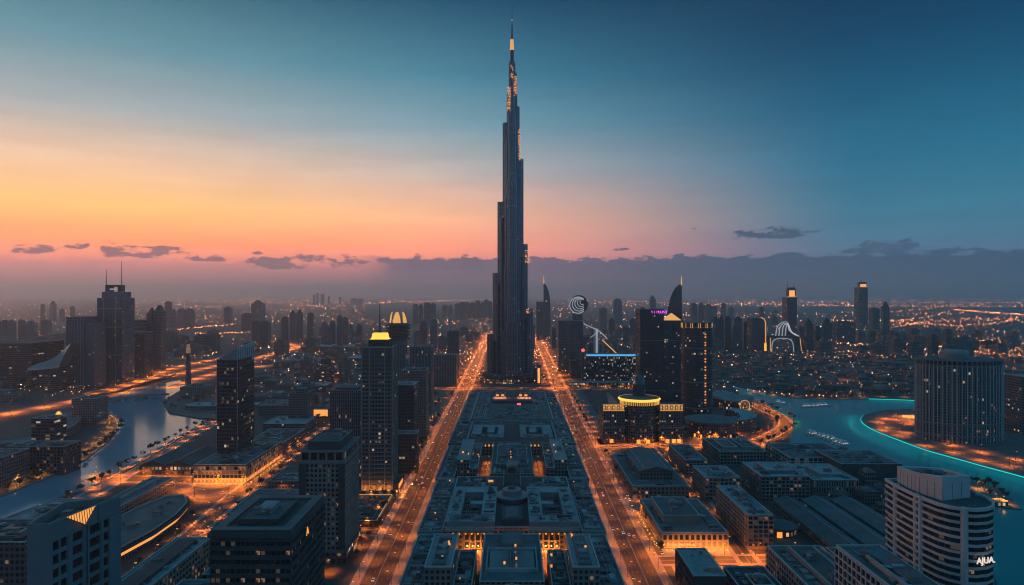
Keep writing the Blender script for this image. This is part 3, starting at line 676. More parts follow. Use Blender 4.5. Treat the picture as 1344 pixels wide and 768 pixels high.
lamps_at('hot', [(1160, 565), (1180, 572), (1215, 585), (1250, 594), (1290, 604), (1325, 612), (1190, 556), (1220, 546), (1188, 549), (1200, 546), (1212, 551), (1196, 553), (1178, 551)], 'lamp on the glowing orange paving round the ribbed round hotel', 'forecourt lamps of the ribbed hotel', 1.6)
lamps_at('hot', [(940, 572), (955, 575), (968, 570), (930, 578), (915, 582), (850, 583), (870, 582), (890, 583), (880, 580), (830, 585), (800, 585)], 'amber lamp at the foot of the hotel with the gold crown', 'forecourt lamps of the gold crowned hotel')
lamps_at('hot', [(265, 633), (280, 637), (295, 634), (310, 632), (240, 645), (255, 652), (270, 655), (300, 648), (320, 640)], 'amber lamp on the busy plaza before the glazed podium', 'plaza lamps before the glazed podium')
lamps_at('lone', [(965, 477), (1012, 485), (1072, 488), (1110, 498), (1130, 487), (1150, 474), (1100, 465), (1050, 470), (1125, 464), (1180, 462), (1215, 480), (1300, 452), (1290, 462), (1325, 470), (1335, 455),
                  (240, 470), (270, 478), (285, 512), (300, 528), (305, 520), (330, 512), (420, 505), (445, 497), (455, 512), (360, 505), (395, 492), (432, 540), (590, 470), (610, 455), (560, 492), (745, 470), (760, 489), (735, 455)],
         'lone high orange lamp among the dark low quarters', 'lone mast lamps of the low quarters')

rq = random.Random(9)
for s_, nm in ((-1, 'western'), (1, 'eastern')):
    for i_ in range(22):
        y_ = 470 + i_ * 40 + rq.uniform(-12, 12); x_ = s_ * (rq.uniform(114, 150) if s_ < 0 else rq.uniform(113, 122))
        lamp('small', x_, y_, rq.uniform(0, 6), 'small orange lamp in the forecourts on the outer side of the %s avenue' % nm, 'forecourt lamps of the %s avenue' % nm)
# ------------------------------------------------------------------ cars
def car_proto(paint):
    r = thing('car', '', 'car', (0, 0, -500)); r['_org'] = (0, 0, 0)
    b = MB(); prof = [(-2.2, .35), (2.2, .35), (2.25, .8), (1.3, .95), (.75, 1.45), (-1.1, 1.45), (-1.8, .98), (-2.25, .9)]
    for y0, y1 in ((-.85, .85),):
        n = len(prof)
        for i in range(n):
            p, q = prof[i], prof[(i + 1) % n]
            m = M['glass'] if i in (3, 5) else M[paint]
            b.face([(p[0], y0, p[1]), (q[0], y0, q[1]), (q[0], y1, q[1]), (p[0], y1, p[1])], m)
        b.face([(p[0], y0, p[1]) for p in prof], M[paint]); b.face([(p[0], y1, p[1]) for p in prof[::-1]], M[paint])
        for y in (-.86, .86): b.face([(1.15, y, .97), (.7, y, 1.38), (-1.05, y, 1.38), (-1.6, y, .99)], M['glass'])
    b.build('body', r)
    for sx in (-1.4, 1.4):
        for sy in (-.8, .8):
            b = MB(); n = 10
            ring = [(sx + .33 * cos(2 * pi * i / n), .33 + .33 * sin(2 * pi * i / n)) for i in range(n)]
            for i in range(n):
                p, q = ring[i], ring[(i + 1) % n]; b.face([(p[0], sy - .12, p[1]), (q[0], sy - .12, q[1]), (q[0], sy + .12, q[1]), (p[0], sy + .12, p[1])], M['rubber'])
            for yy in (-.12, .12): b.face([(p[0], sy + yy, p[1]) for p in ring], M['rubber'])
            b.build('wheel', r)
    for sy in (-.6, .6):
        b = MB(); b.box(2.2, 2.3, sy - .2, sy + .2, .55, .78, M['headlamp']); b.build('headlight', r)
        b = MB(); b.box(-2.3, -2.2, sy - .2, sy + .2, .65, .85, M['taillamp']); b.build('tail_light', r)
    return r
CARP = [car_proto(p) for p in ('car_dark', 'car_white', 'car_grey')]; CARC = ['dark', 'white', 'grey']; _used = set()
def car(ki, x, y, rz, label, group, z=0.25):
    if ki not in _used: o = CARP[ki]; _used.add(ki); o.location = (x, y, z); o.rotation_euler = (0, 0, rz)
    else: o = copy_tree(CARP[ki], None, (x, y, z), rz)
    o['label'] = label % CARC[ki]; o['group'] = group % CARC[ki]
def at_len(pts, s):
    for p, q in zip(pts, pts[1:]):
        l = hypot(q[0] - p[0], q[1] - p[1])
        if s <= l: return (p[0] + (q[0] - p[0]) * s / l, p[1] + (q[1] - p[1]) * s / l), atan2(q[1] - p[1], q[0] - p[0])
        s -= l
    return None
rc = random.Random(3)
for av, nm in ((AV_W, 'western'), (AV_E, 'eastern')):
    for lane in (-8.7, -5.2, -1.9, 1.9, 5.2, 8.7):
        s = 100 + rc.uniform(0, 60)
        while s < 1500:
            (x, y), a = at_len(av, s); ox, oy = -sin(a) * lane, cos(a) * lane
            coming = lane > 0
            car(rc.choice((0, 0, 1, 2)), x + ox, y + oy, a + (pi if coming else 0), '%%s car driving %s the camera on the %s avenue' % ('towards' if coming else 'away from', nm), '%%s cars driving %s on the %s avenue' % ('in' if coming else 'out', nm))
            s += rc.uniform(90, 260)
for k_, p in enumerate([(866, 719), (868, 727), (862, 713), (826, 657), (829, 664), (823, 651), (832, 671)]):
    x, y = G(*p); car((1, 2, 0)[k_ % 3], x, y, -pi / 2 + rc.uniform(-.1, .1), '%s car with bright headlights in the queue at the eastern kerb', '%s cars queued at the eastern kerb')

# ------------------------------------------------------------------ trees
def leafmesh(seed, r, h, n):
    rr = random.Random(seed); b = MB(); cl = []
    for _ in range(9):
        a = rr.uniform(0, 6.28); q = rr.uniform(.1, .75) * r; cl.append((q * cos(a), q * sin(a), h + rr.uniform(-.4, .5) * r, rr.uniform(.3, .55) * r))
    for i in range(n):
        c = rr.choice(cl); d = Vector((rr.gauss(0, 1), rr.gauss(0, 1), rr.gauss(0, .8))).normalized() * c[3] * rr.uniform(.5, 1.1)
        p = Vector(c[:3]) + d; nrm = (d.normalized() + Vector((rr.uniform(-.6, .6), rr.uniform(-.6, .6), rr.uniform(-.3, .8)))).normalized()
        u = nrm.orthogonal().normalized() * rr.uniform(.3, .6); w = nrm.cross(u).normalized() * rr.uniform(.25, .5)
        b.face([p - u - w, p + u - w * .6, p + u * .7 + w, p - u * .8 + w], M['leaf'])
    return b
TREEP = []
for s_ in range(3):
    r = thing('tree', '', 'tree', (0, 0, -500)); r['_org'] = (0, 0, 0)
    b = MB(); b.bar((0, 0, 0), (.2, .1, 3.4), .28, M['bark'], .17, 7)
    for a in (0.3, 2.3, 4.3): b.bar((.2, .1, 3.3), (.2 + 1.6 * cos(a), .1 + 1.6 * sin(a), 5.4), .13, M['bark'], .05, 5)
    b.build('trunk', r); leafmesh(s_, 3.2, 5.6, 260).build('crown', r); TREEP.append(r)
_tu = set()
def tree(x, y, label, group, z=0.05, s=1.0):
    i = random.randrange(3)
    if i not in _tu: o = TREEP[i]; _tu.add(i); o.location = (x, y, z); o.rotation_euler = (0, 0, random.uniform(0, 6))
    else: o = copy_tree(TREEP[i], None, (x, y, z), random.uniform(0, 6))
    s *= random.uniform(.75, 1.3); o.scale = (s, s, s * random.uniform(.9, 1.15)); o['label'] = label; o['group'] = group
for i_ in range(34):
    s = 120 + i_ * 22 + random.uniform(-8, 8); q = at_len(RIV, s)
    if q: (x, y), a = q; tree(x - sin(a) * 12.5, y + cos(a) * 12.5, 'dark leafy tree between the canal and the riverside road', 'trees beside the canal road')
for i_ in range(26):
    q = at_len(RT, 20 + i_ * 18)
    if q: (x, y), a = q; s = random.choice((-13, 13)); tree(x - sin(a) * s, y + cos(a) * s, 'dark leafy tree by the curving road at the lagoon tip', 'trees of the lagoon tip')
for i_ in range(40):
    tree(random.uniform(-300, -135), random.uniform(1005, 1125), 'dark leafy tree on the lawn west of the far mall roof', 'trees of the western lawn')
for i_ in range(34):
    side_ = random.choice((-1, 1)); tree(side_ * random.uniform(110, 114), random.uniform(450, 1360), 'dark street tree on the outer pavement of an avenue', 'street trees of the avenues', .3, .8)
for i_ in range(24):
    x, y = G(random.uniform(1020, 1200), random.uniform(517, 521.5)); tree(x, y, 'dark palm-high tree on the far shore of the lagoon', 'trees of the far lagoon shore', s=1.3)
for i_ in range(14):
    x, y = G(random.uniform(216, 262), random.uniform(524, 540), 1.5); tree(x, y, 'dark tree on the round peninsula in the canal', 'trees of the canal peninsula', 1.5)
for i_ in range(30):
    (x, y), a = at_len(ST255, 60 + i_ * 32); s = random.choice((-13.5, 13.5)); tree(x - sin(a) * s, y + cos(a) * s, 'dark street tree in the side street west of the cream tower', 'trees of the western side street', s=.8)
for i_ in range(26):
    (x, y), a = at_len(PROM, 60 + i_ * 17); s = random.choice((-10, -12)); tree(x - sin(a) * s, y + cos(a) * s, 'dark tree on the curved promenade across the canal', 'trees of the curved promenade')
for i_ in range(30):
    tree(rc.uniform(113, 150) * (-1), rc.uniform(560, 1340), 'dark tree in the forecourts west of the western avenue', 'trees of the western forecourts', s=.9)
for p in [(1276, 634), (1282, 637), (1290, 641), (1297, 640), (1306, 645), (1314, 650), (1320, 656), (1300, 652)]:
    x, y = G(*p); tree(x, y, 'dark tree on the little lit spit behind the curved white tower', 'trees of the lit spit')

# ------------------------------------------------------------------ the tallest tower
SY = 1530.0
tw = thing('spire_tower', 'tallest tower in the city, stepped dark blue glass spire rising over the avenues', 'skyscraper', (0, SY, 0))
claim(rect(-70, 70, SY - 75, SY + 60), 5)
def wing(ang, ext, w, r0=0.0):
    """plan of one wing: a tongue with a round nose"""
    a = R(ang); ux, uy = cos(a), sin(a); nx, ny = -uy, ux; p = []
    n = 7; rr_ = w / 2; L = ext - rr_
    p.append((-nx * rr_ + ux * r0, -ny * rr_ + uy * r0))
    for i in range(n + 1):
        t = -pi / 2 + pi * i / n; p.append((ux * (L + rr_ * cos(t)) + nx * rr_ * sin(t), uy * (L + rr_ * cos(t)) + ny * rr_ * sin(t)))
    p.append((nx * rr_ + ux * r0, ny * rr_ + uy * r0))
    return ccw([(x, y + SY) for x, y in p])
wings = {150: [(63.5, 24, 101), (48.5, 21, 240), (36, 19, 400), (22.6, 16, 577), (12.4, 13, 628)],
         30: [(53, 23, 159), (39, 21, 305), (28, 19, 496), (18, 16, 613), (11.5, 12, 688)],
         270: [(64, 24, 130), (50, 21, 280), (37, 19, 445), (25, 16, 590), (14, 12, 650)]}
SP = FC['spire']
for ang, tiers in wings.items():
    for (ext, w, zt) in tiers:
        b = MB(); b.prism(wing(ang, ext, w), 0, zt, SP, M['roof_dark'], 1.5, .6, M['metal_dark'])
        for s in (-1, 1):                                    # flanking bays, a step lower
            a = R(ang); c = (cos(a) * (ext - w * .9) - sin(a) * s * w * .55, SY + sin(a) * (ext - w * .9) + cos(a) * s * w * .55)
            b.prism(ell(*c, w * .3, w * .3, 12), 0, zt * .93 - 8, SP, M['roof_dark'])
        b.build('setback', tw)
        e = MB()
        z = 26.0
        while z < zt - 3:
            big = int(z / 18) % 6 == 5
            e.prism(wing(ang, ext + (.5 if big else .3), w + (.9 if big else .6)), z, z + (3.2 if big else .9), M['metal_dark'] if big else M['zinc'], bottom=True); z += 18
        for i in range(7):                                   # steel fins round the nose
            t = -pi / 2 + pi * i / 6; a = R(ang); L = ext - w / 2; rr_ = w / 2 + .25
            x = cos(a) * (L + rr_ * cos(t)) - sin(a) * rr_ * sin(t); y = sin(a) * (L + rr_ * cos(t)) + cos(a) * rr_ * sin(t) + SY
            e.bar((x, y, 0), (x, y, zt + 1.5), .42, M['metal'])
        e.build('trim', tw)
b = MB(); b.prism(ell(0, SY, 12, 12, 12), 0, 640, SP, M['roof_dark']); b.prism(ell(0, SY, 7.6, 7.6, 12), 640, 712, SP, M['roof_dark']); b.build('core', tw)
b = MB(); b.lathe(0, SY, [(4.2, 700), (3.9, 736), (4.6, 738), (3.2, 765), (1.9, 766), (1.5, 796), (.8, 797), (.4, 842)], M['metal_dark'], 14); sp = b.build('spire', tw)
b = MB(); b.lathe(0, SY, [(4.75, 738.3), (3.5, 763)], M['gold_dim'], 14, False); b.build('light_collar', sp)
b = MB(); b.lathe(0, SY, [(.1, 804), (1.2, 805), (1.2, 808), (.1, 809)], M['soft_white'], 8); b.build('beacon', sp)
rl = random.Random(5)
def lit_tower_painted_uplight(x0, x1, y, z0, z1, fill=.6):  # glowing slats painted in for uplight reflected off the steel
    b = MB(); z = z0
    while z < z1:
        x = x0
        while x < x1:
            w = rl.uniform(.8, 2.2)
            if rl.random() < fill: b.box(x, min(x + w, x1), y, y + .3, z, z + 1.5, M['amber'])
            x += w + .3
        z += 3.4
    b.build('lit_tower_painted_uplight', tw)
lit_tower_painted_uplight(-11, -3, SY - 14.5, 600, 652, .8); lit_tower_painted_uplight(4, 11, SY - 12.6, 634, 678, .75); lit_tower_painted_uplight(-3, 3, SY - 14.6, 672, 700, .5)
lit_tower_painted_uplight(13.5, 19, SY - 3.5, 492, 560, .55); lit_tower_painted_uplight(29, 39, SY - 4.5, 262, 290, .5); lit_tower_painted_uplight(30, 38, SY - 5, 150, 158, .6)
b = MB(); b.prism(ell(0, SY - 8, 78, 66, 36), 0, 9, FC['arcade'], M['roof_dark'], .8); b.prism(ell(0, SY - 8, 66, 56, 36), 9, 17, FC['darkgrid'], M['roof_slate'], .8); b.build('podium', tw)
root = block('annexe', 'low glass annexe with glowing orange corner beside the foot of the tallest tower', 'annexe', rect(46, 62, 1462, 1480), 40, 'darkgrid', 'roof_dark', n_units=2)
b = MB(); b.box(55, 60, 1461.5, 1461.9, 2, 34, M['amber']); b.build('lit_bay', root)

# ------------------------------------------------------------------ near blocks with modelled windows
def obox(b, a, dirx, x0, x1, y0, y1, z0, z1, m):
    """box in wall coordinates: x along the wall, y outward"""
    nx, ny = dirx[1], -dirx[0]
    P = lambda x, y: (a[0] + dirx[0] * x + nx * y, a[1] + dirx[1] * x + ny * y)
    b.prism([P(x0, y0), P(x1, y0), P(x1, y1), P(x0, y1)], z0, z1, m, bottom=True)
_wm = {}
def window_mesh(w, h, kind, raw=False):
    key = (round(w, 2), round(h, 2), kind)
    if key in _wm and not raw: return _wm[key]
    b = MB(); g = {'d': M['glass'], 'l': M['lit'], 'm': M['lit_dim'], 's': M['shop'], 'c': M['court_lit']}[kind]; fr = .12 if w > 1.2 else .07
    b.face([(fr, -.06, fr), (w - fr, -.06, fr), (w - fr, -.06, h - fr), (fr, -.06, h - fr)], g)
    for (x0, x1, z0, z1) in ((0, fr, 0, h), (w - fr, w, 0, h), (fr, w - fr, 0, fr), (fr, w - fr, h - fr, h)): b.box(x0, x1, -.14, -.02, z0, z1, M['frame'])
    n = int(w // 1.8)
    for i in range(1, n): b.box(w * i / n - .04, w * i / n + .04, -.12, -.03, fr, h - fr, M['frame'])
    if kind == 'l' and w > 1.5: b.box(w * .1, w * .42, -.075, -.065, fr, h * .6, M['concrete_dark'])    # half-drawn blind
    if raw: return b
    _wm[key] = b.mesh('window'); return _wm[key]
def windows(root, cells, most=100):
    cells = sorted(cells, key=lambda c: (c[0] - 0) ** 2 + c[1] ** 2 + (c[2] - CAM_H) ** 2); org = root['_org']; rest = MB()
    for i, (x, y, z, rz, w, h, kd) in enumerate(cells):
        if i < most:
            o = bpy.data.objects.new('window', window_mesh(w, h, kd)); COL.objects.link(o); o.parent = root
            o.location = (x - org[0], y - org[1], z - org[2]); o.rotation_euler = (0, 0, rz)
        else:
            q = window_mesh(w, h, kd, raw=True); c, s = cos(rz), sin(rz)
            q.v = [(x + vx * c - vy * s, y + vx * s + vy * c, z + vz) for vx, vy, vz in q.v]
            off = len(rest.v); rest.v += q.v
            for f, mi, uv in zip(q.f, q.mi, q.uv): rest.f.append([j + off for j in f]); rest.mi.append(rest.slot(q.mats[mi])); rest.uv.append(uv)
    if rest.f: rest.build('windows', root)['kind'] = 'stuff'
rw = random.Random(11)
def pick(pl, pm=.12):
    r = rw.random(); return 'l' if r < pl else ('m' if r < pl + pm else 'd')
def wallgrid(b, a, c, z0, z1, nb, nf, pw, bh, dep, m, pl=.05, pm=.1, lit_floor=None):
    """piers and spandrels standing proud of the wall a->c; returns the window cells between them"""
    L = hypot(c[0] - a[0], c[1] - a[1]); d = ((c[0] - a[0]) / L, (c[1] - a[1]) / L); rz = atan2(d[1], d[0]); cells = []
    bw = L / nb; fh = (z1 - z0) / nf
    for i in range(nb + 1):
        x = i * bw; x0, x1 = max(0, x - pw / 2), min(L, x + pw / 2)
        if pw > 0: obox(b, a, d, x0, x1, 0.01, dep + .06, z0, z1, m)
    for j in range(nf + 1):
        z = z0 + j * fh; za, zb = max(z0, z - bh / 2), min(z1, z + bh / 2)
        if bh > 0: obox(b, a, d, 0.02, L - .02, 0.012, dep, za, zb, m)
    for i in range(nb):
        for j in range(nf):
            x = i * bw + pw / 2 + .02; z = z0 + j * fh + bh / 2 + .02; w, h = bw - pw - .04, fh - bh - .04
            kd = pick(pl, pm) if lit_floor is None or j not in lit_floor else lit_floor[j]
            cells.append((a[0] + d[0] * x, a[1] + d[1] * x, z, rz, w, h, kd))
    return cells
def core(poly, h, m, root, roof='roof_slate', parapet=1.2, t=.6, trim=None, z0=0, name='wall'):
    b = MB(); b.prism(poly, z0, h, M[m], M[roof], parapet, t, M[trim or m]); return b
# teal-grey block at the lower left corner
A = [(-182, 256), (-174, 256), (-168, 292), (-186, 283)]
r = thing('apartment_block', 'blank teal grey block with triangular orange glass notch at its roof edge', 'building', (-177, 272, 0)); claim(A, 4)
b = core(A, 105, 'blue_render', r, 'roof_dark', 3.0, .7, 'concrete')
f0, f1 = (-174, 256), (-168, 292); fl = hypot(6, 36); fd = (6 / fl, 36 / fl)
P = lambda s: (f0[0] + fd[0] * s, f0[1] + fd[1] * s)
cells = []
for (s0, s1, nb) in ((1.2, 8.6, 2), (10.6, 16.4, 1), (19.2, 25.6, 1), (26.6, 30.2, 1)):
    cells += wallgrid(b, P(s0), P(s1), 20, 98.5, nb, 15, .7, 1.7, .55, M['blue_render'], 0, .03)
for (s0, s1) in ((0, 1.2), (8.6, 10.6), (16.4, 17.4), (18.3, 19.2), (25.6, 26.6), (30.2, fl)): obox(b, f0, fd, s0, s1, .02, .9, 0, 98.5, M['blue_render'])
for (s0, s1) in ((0.0, 6.4), (24.5, fl)): obox(b, f0, fd, s0, s1, .02, .6, 98.6, 104.4, M['blue_render'])
b.build('wall', r); windows(r, cells)
nx, ny = fd[1], -fd[0]
Q = lambda s, o, z: (f0[0] + fd[0] * s + nx * o, f0[1] + fd[1] * s + ny * o, z)
b = MB()
b.face([Q(7.8, .35, 104.9), Q(16.5, 1.2, 99.3), Q(23.2, .35, 104.9)], M['shop'])
b.build('triangular_glazing', r)
b = MB()
for i in range(1, 12):
    s = 7.8 + 15.4 * i / 12; zb = 104.9 - 5.6 * (1 - abs(s - 16.5) / (8.7 if s < 16.5 else 6.7)); o = .35 + .85 * (1 - abs(s - 16.5) / (8.7 if s < 16.5 else 6.7))
    b.bar(Q(s, o + .05, zb), Q(s, .5, 104.9), .13, M['metal_dark'])
for p, q in ((Q(7.8, .4, 104.9), Q(16.5, 1.3, 99.3)), (Q(16.5, 1.3, 99.3), Q(23.2, .4, 104.9))): b.bar(p, q, .3, M['concrete'])
b.build('glazing_frame', r)
units(r, -181, -172, 262, 282, 102, 4, .9)
# dark banded block with sunken roof court
r = thing('office_block', 'dark banded office block with sunken square roof court and glowing sign', 'office', (-114, 325, 0)); claim(rect(-132, -97, 299, 351), 3)
Bp = rect(-132, -97, 299, 351); b = core(Bp, 88, 'concrete_dark', r, 'roof_dark', 3.2, 4.5, 'roof_slate')
cells = wallgrid(b, Bp[0], Bp[1], 12, 84, 16, 18, .12, 1.9, .5, M['concrete_dark'], .07, .12) + wallgrid(b, Bp[1], Bp[2], 12, 84, 22, 18, .12, 1.9, .5, M['concrete_dark'], .05, .1)
b.prism(offs(Bp, -.9), 84.6, 86.6, M['concrete_dark'], bottom=True); b.build('wall', r); windows(r, cells)
b = MB(); b.prism(rect(-124, -106, 309, 340), 84.8, 89.5, M['concrete_dark'], M['roof_slate'], .6); b.box(-119, -112, 318, 330, 89, 91.5, M['roof_pale']); b.build('plant_room', r)
units(r, -123, -106, 310, 338, 89, 5, .9)
s = MB(); s.box(-96.2, -95.9, 317.5, 322.3, 77.6, 83.6, M['metal_dark']); sg = s.build('sign', r)
t_ = text('A', 5.4, M['shop'], r, (-95.75, 319.9, 78.6), (R(90), 0, R(90)), .1); t_.parent = sg
# cream tower
Cp = rect(-150, -120, 486, 533)
r = thing('residential_tower', 'cream tower with pale piers and dark corner bays beside the western avenue', 'tower', (-135, 510, 0)); claim(Cp, 6)
b = core(Cp, 80, 'cream', r, 'roof_slate', 1.5, 1.0)
cells = wallgrid(b, Cp[0], Cp[1], 9, 71, 10, 18, 1.1, 1.2, .7, M['cream'], .05, .13) + wallgrid(b, Cp[1], Cp[2], 9, 71, 13, 18, 1.3, 1.2, .7, M['cream'], .05, .1)
cells += wallgrid(b, Cp[0], Cp[1], 73, 79, 5, 1, 1.4, .9, .7, M['cream'], .1, .1) + wallgrid(b, Cp[1], Cp[2], 73, 79, 7, 1, 1.4, .9, .7, M['cream'], .1, .1)
b.prism(offs(Cp, -1.5), 71.2, 72.8, M['cream'], bottom=True); b.prism(offs(Cp, -1.3), 79.2, 80.4, M['cream'], M['roof_slate'], .5, 1.5, bottom=True)
b.build('wall', r); windows(r, cells)
b = MB(); b.prism(offs(Cp, 3.5), 79, 86, M['concrete_dark'], M['roof_slate'], 1.0, .6, M['cream']); b.prism(rect(-142, -128, 500, 516), 85, 88.5, M['cream'], M['roof_dark'], .5); b.build('penthouse', r)
b = MB(); b.prism(offs(Cp, -2.5), 0, 8, FC['arcade'], M['roof_slate'], .6); b.build('podium', r)
b = MB()
for x in (-149, -121): b.box(x - 2.4, x + 2.4, 484.6, 485.1, 10, 71, M['concrete_dark'])
b.build('corner_bay', r)
units(r, -146, -124, 492, 528, 85, 6)
# curved white tower, lower right
Rp = [(217.5, 395), (216.4, 384), (216.2, 372), (217, 360), (218.8, 350), (221.5, 345), (225.5, 342), (231, 340.8), (237, 342), (242.5, 345.4), (247, 351.5), (249.5, 360), (250, 372), (250, 395)]
Rp = ccw(Rp)
r = thing('residential_tower', 'white curved tower ringed by balcony bands with lit sign near the water', 'tower', (233, 368, 0)); claim(Rp, 4)
b = core(Rp, 83, 'glass', r, 'roof_dark', 1.2, .8, 'white')
b.build('wall', r)
zs = [z * 3.75 + 5 for z in range(21)]
for z in zs:
    b = MB(); op = offs(Rp, -1.1); n = len(Rp)
    b.prism(op, z, z + 1.45, M['white'], M['roof_slate'], .9, .25, M['white'], bottom=True); b.build('balcony_band', r)
b = MB()
for (x, y, w) in ((216.4, 384.5, .8), (216.6, 366, .5), (216.4, 361, .5), (226.3, 341.6, .8), (250, 366, .6)): b.prism(ell(x, y, w + .9, w + .9, 10), 0, 84.5, M['white'])
b.prism(offs(Rp, -1.3), 83, 84.6, M['white'], M['roof_dark'], 1.2, 1.2, M['white'], bottom=True); b.build('column', r)
cells = []
for i in range(len(Rp)):
    a, c = Rp[i], Rp[(i + 1) % len(Rp)]; L = hypot(c[0] - a[0], c[1] - a[1]); d = ((c[0] - a[0]) / L, (c[1] - a[1]) / L)
    if (a[0] + c[0]) / 2 > 249.6 or a[1] > 394 and c[1] > 394: continue
    nn = max(1, round(L / 3.4))
    for kq in range(nn):
        for z in zs[:-1]:
            cx_ = a[0] + d[0] * L * kq / nn; nose = 236 < cx_ < 247
            kd = ('l' if rw.random() < .5 else 'm') if nose and 61 < z < 76 and rw.random() < .6 else pick(.012, .05)
            cells.append((cx_, a[1] + d[1] * L * kq / nn, z + 1.5, atan2(d[1], d[0]), L / nn - .1, 2.15, kd))
windows(r, cells)
cr = ccw([(220.5, 391), (220, 380), (220.6, 370), (224.4, 356), (243, 362), (246, 391)]); n = len(cr)
b = MB()
hts = {(220.5, 391): 93, (220, 380): 93.5, (220.6, 370): 94.3, (224.4, 356): 96, (243, 362): 95, (246, 391): 92}
for i in range(n):
    p, q = cr[i], cr[(i + 1) % n]; b.face([(*p, 83.5), (*q, 83.5), (*q, hts[q]), (*p, hts[p])], M['white'])
cx_, cy_ = 231.6, 374
ipz = [((p[0] - cx_) * .86 + cx_, (p[1] - cy_) * .86 + cy_) for p in cr]
for i in range(n):
    j = (i + 1) % n; b.face([(*cr[i], hts[cr[i]]), (*cr[j], hts[cr[j]]), (*ipz[j], hts[cr[j]]), (*ipz[i], hts[cr[i]])], M['white']); b.face([(*ipz[i], hts[cr[i]]), (*ipz[j], hts[cr[j]]), (*ipz[j], 91), (*ipz[i], 91)], M['white'])
b.face([(*p, 91) for p in ipz], M['roof_dark']); b.build('crown', r)
b = MB()
for (p, q, s_) in [(cr[i], cr[(i + 1) % n], s_) for i in range(n) for s_ in (.02, .36, .68)]:
    x, y = p[0] + (q[0] - p[0]) * s_, p[1] + (q[1] - p[1]) * s_; b.bar((x, y, 83.6), (x, y, 92), .11, M['concrete_dark'])
b.build('crown_joints', r)
units(r, 224, 243, 362, 388, 91, 6); units(r, 228, 246, 346, 356, 81.8, 3, .8)
text('AJUA.', 4.4, M['white_light'], r, (235.6, 339.2, 57.6), (R(90), 0, R(12)), .2)
# white framed block in front of it
r = block('apartment_block', 'white framed low block with glass canopy along its roof beside the curved white tower', 'building', rect(170, 193, 300, 358), 60, 'white', 'roof_slate', 1.2, 5)
b = MB(); a, c = (170, 358), (170, 300); cells = wallgrid(b, a, c, 6, 59, 13, 13, .7, .8, .8, M['white'], .03, .1); b.build('balcony_grid', r); windows(r, cells)
b = MB(); b.prism(rect(181, 191, 304, 352), 59, 60.6, M['concrete'], M['pool']); b.build('glass_canopy', r)
b = MB(); b.box(176, 177.4, 303, 340, 58.8, 61.6, M['roof_tan']); b.build('roof_screen', r)

def gridblock(name, label, cat, poly, h, m, sides, nf, z0=2.0, roof='roof_slate', pw=.8, bh=1.0, dep=.45, bay=3.6, pl=.04, pm=.08, lit0=None, n_units=6, tiers=(), trim='coping', fill=None):
    """low block with modelled piers, spandrels and windows on the named sides (0 front, 1 east, 2 back, 3 west)"""
    r = block(name, label, cat, poly, h, m, roof, 1.1, n_units, tiers=tiers, trim=M[trim]); poly = ccw(poly); cells = []; b = MB()
    for s in sides:
        a, c = poly[s], poly[(s + 1) % 4]; L = hypot(c[0] - a[0], c[1] - a[1])
        cells += wallgrid(b, a, c, z0, h - .9, max(2, round(L / bay)), nf, pw, bh, dep, M[m], pl, pm, lit0)
    b.build('facade_grid', r); windows(r, cells); return r
# eastern low blocks
gridblock('apartment_block', 'long stone block with gridded end wall in the lane opposite the lit arcade block', 'building', rect(177, 196, 512, 592), 26, 'stone', (0, 3), 7, roof='roof_pale', n_units=7)
gridblock('apartment_block', 'square grey block with two pale roof hatches behind the long stone block', 'building', rect(178, 210, 629, 672), 23, 'concrete', (0, 3), 6, roof='roof_pale')
gridblock('apartment_block', 'wide pale block with raised roof deck east of the square grey block', 'building', rect(228, 272, 624, 676), 25.5, 'concrete', (0, 3), 7, roof='roof_pale', tiers=[(rect(238, 262, 636, 664), 25, 28)])
gridblock('apartment_block', 'narrow deep block with lit roof terrace behind the pitched hall', 'building', rect(182, 205, 716, 790), 18, 'stone', (0, 3), 5)
ARCADE = gridblock('arcade_block', 'low block with glowing orange arcade front and raised slate roof by the eastern avenue', 'building', rect(113, 163, 514, 600), 12, 'stone', (0, 3), 2, z0=.6, bay=4.2, pw=1.5, bh=1.5, lit0={0: 'm', 1: 'd'}, tiers=[(rect(119, 148, 536, 586), 11, 18)], roof='roof_slate', n_units=9)
washers(ARCADE, (113, 514), (163, 514), 11, 2600, 4.6); washers(ARCADE, (113, 600), (113, 514), 10, 900, 3.2)
r = block('hall', 'dark two stage hall with long ridged upper roof by the eastern avenue', 'building', rect(113, 166, 640, 770), 12, 'sandlow', 'roof_slate', n_units=6)
b = MB()
b.prism(rect(124, 156, 662, 748), 11, 20, FC['greylow'], M['roof_dark'])
b.face([(123, 660, 20), (157, 660, 20), (157, 750, 20), (123, 750, 20)], M['roof_dark'])
for (xa, xb) in ((123, 140), (157, 140)): b.face([(xa, 660, 20.1), (xa, 750, 20.1), (xb, 750, 25), (xb, 660, 25)], M['roof_slate'])
for y in (660, 750): b.face([(123, y, 20.1), (157, y, 20.1), (140, y, 25)], M['concrete_dark'])
b.box(128, 129.5, 664, 746, 21.6, 22.4, M['zinc']); b.box(150.5, 152, 664, 746, 21.6, 22.4, M['zinc']); b.build('pitched_upper_hall', r)
gridblock('office_block', 'grey low office with three roof bays north of the wide pale block', 'building', rect(232, 283, 760, 830), 17, 'concrete', (0, 3), 4, tiers=[(rect(240, 256, 775, 815), 16, 19), (rect(262, 278, 775, 815), 16, 19)])
gridblock('office_block', 'long white parapet block with shallow roof near the lagoon quay', 'building', rect(302, 372, 741, 812), 15, 'white', (0, 3), 3, roof='roof_slate', bay=5)
block('warehouse', 'black walled box with flat slate roof right on the lagoon quay', 'building', rect(338, 400, 700, 762), 18, 'concrete_dark', 'roof_slate', n_units=8)
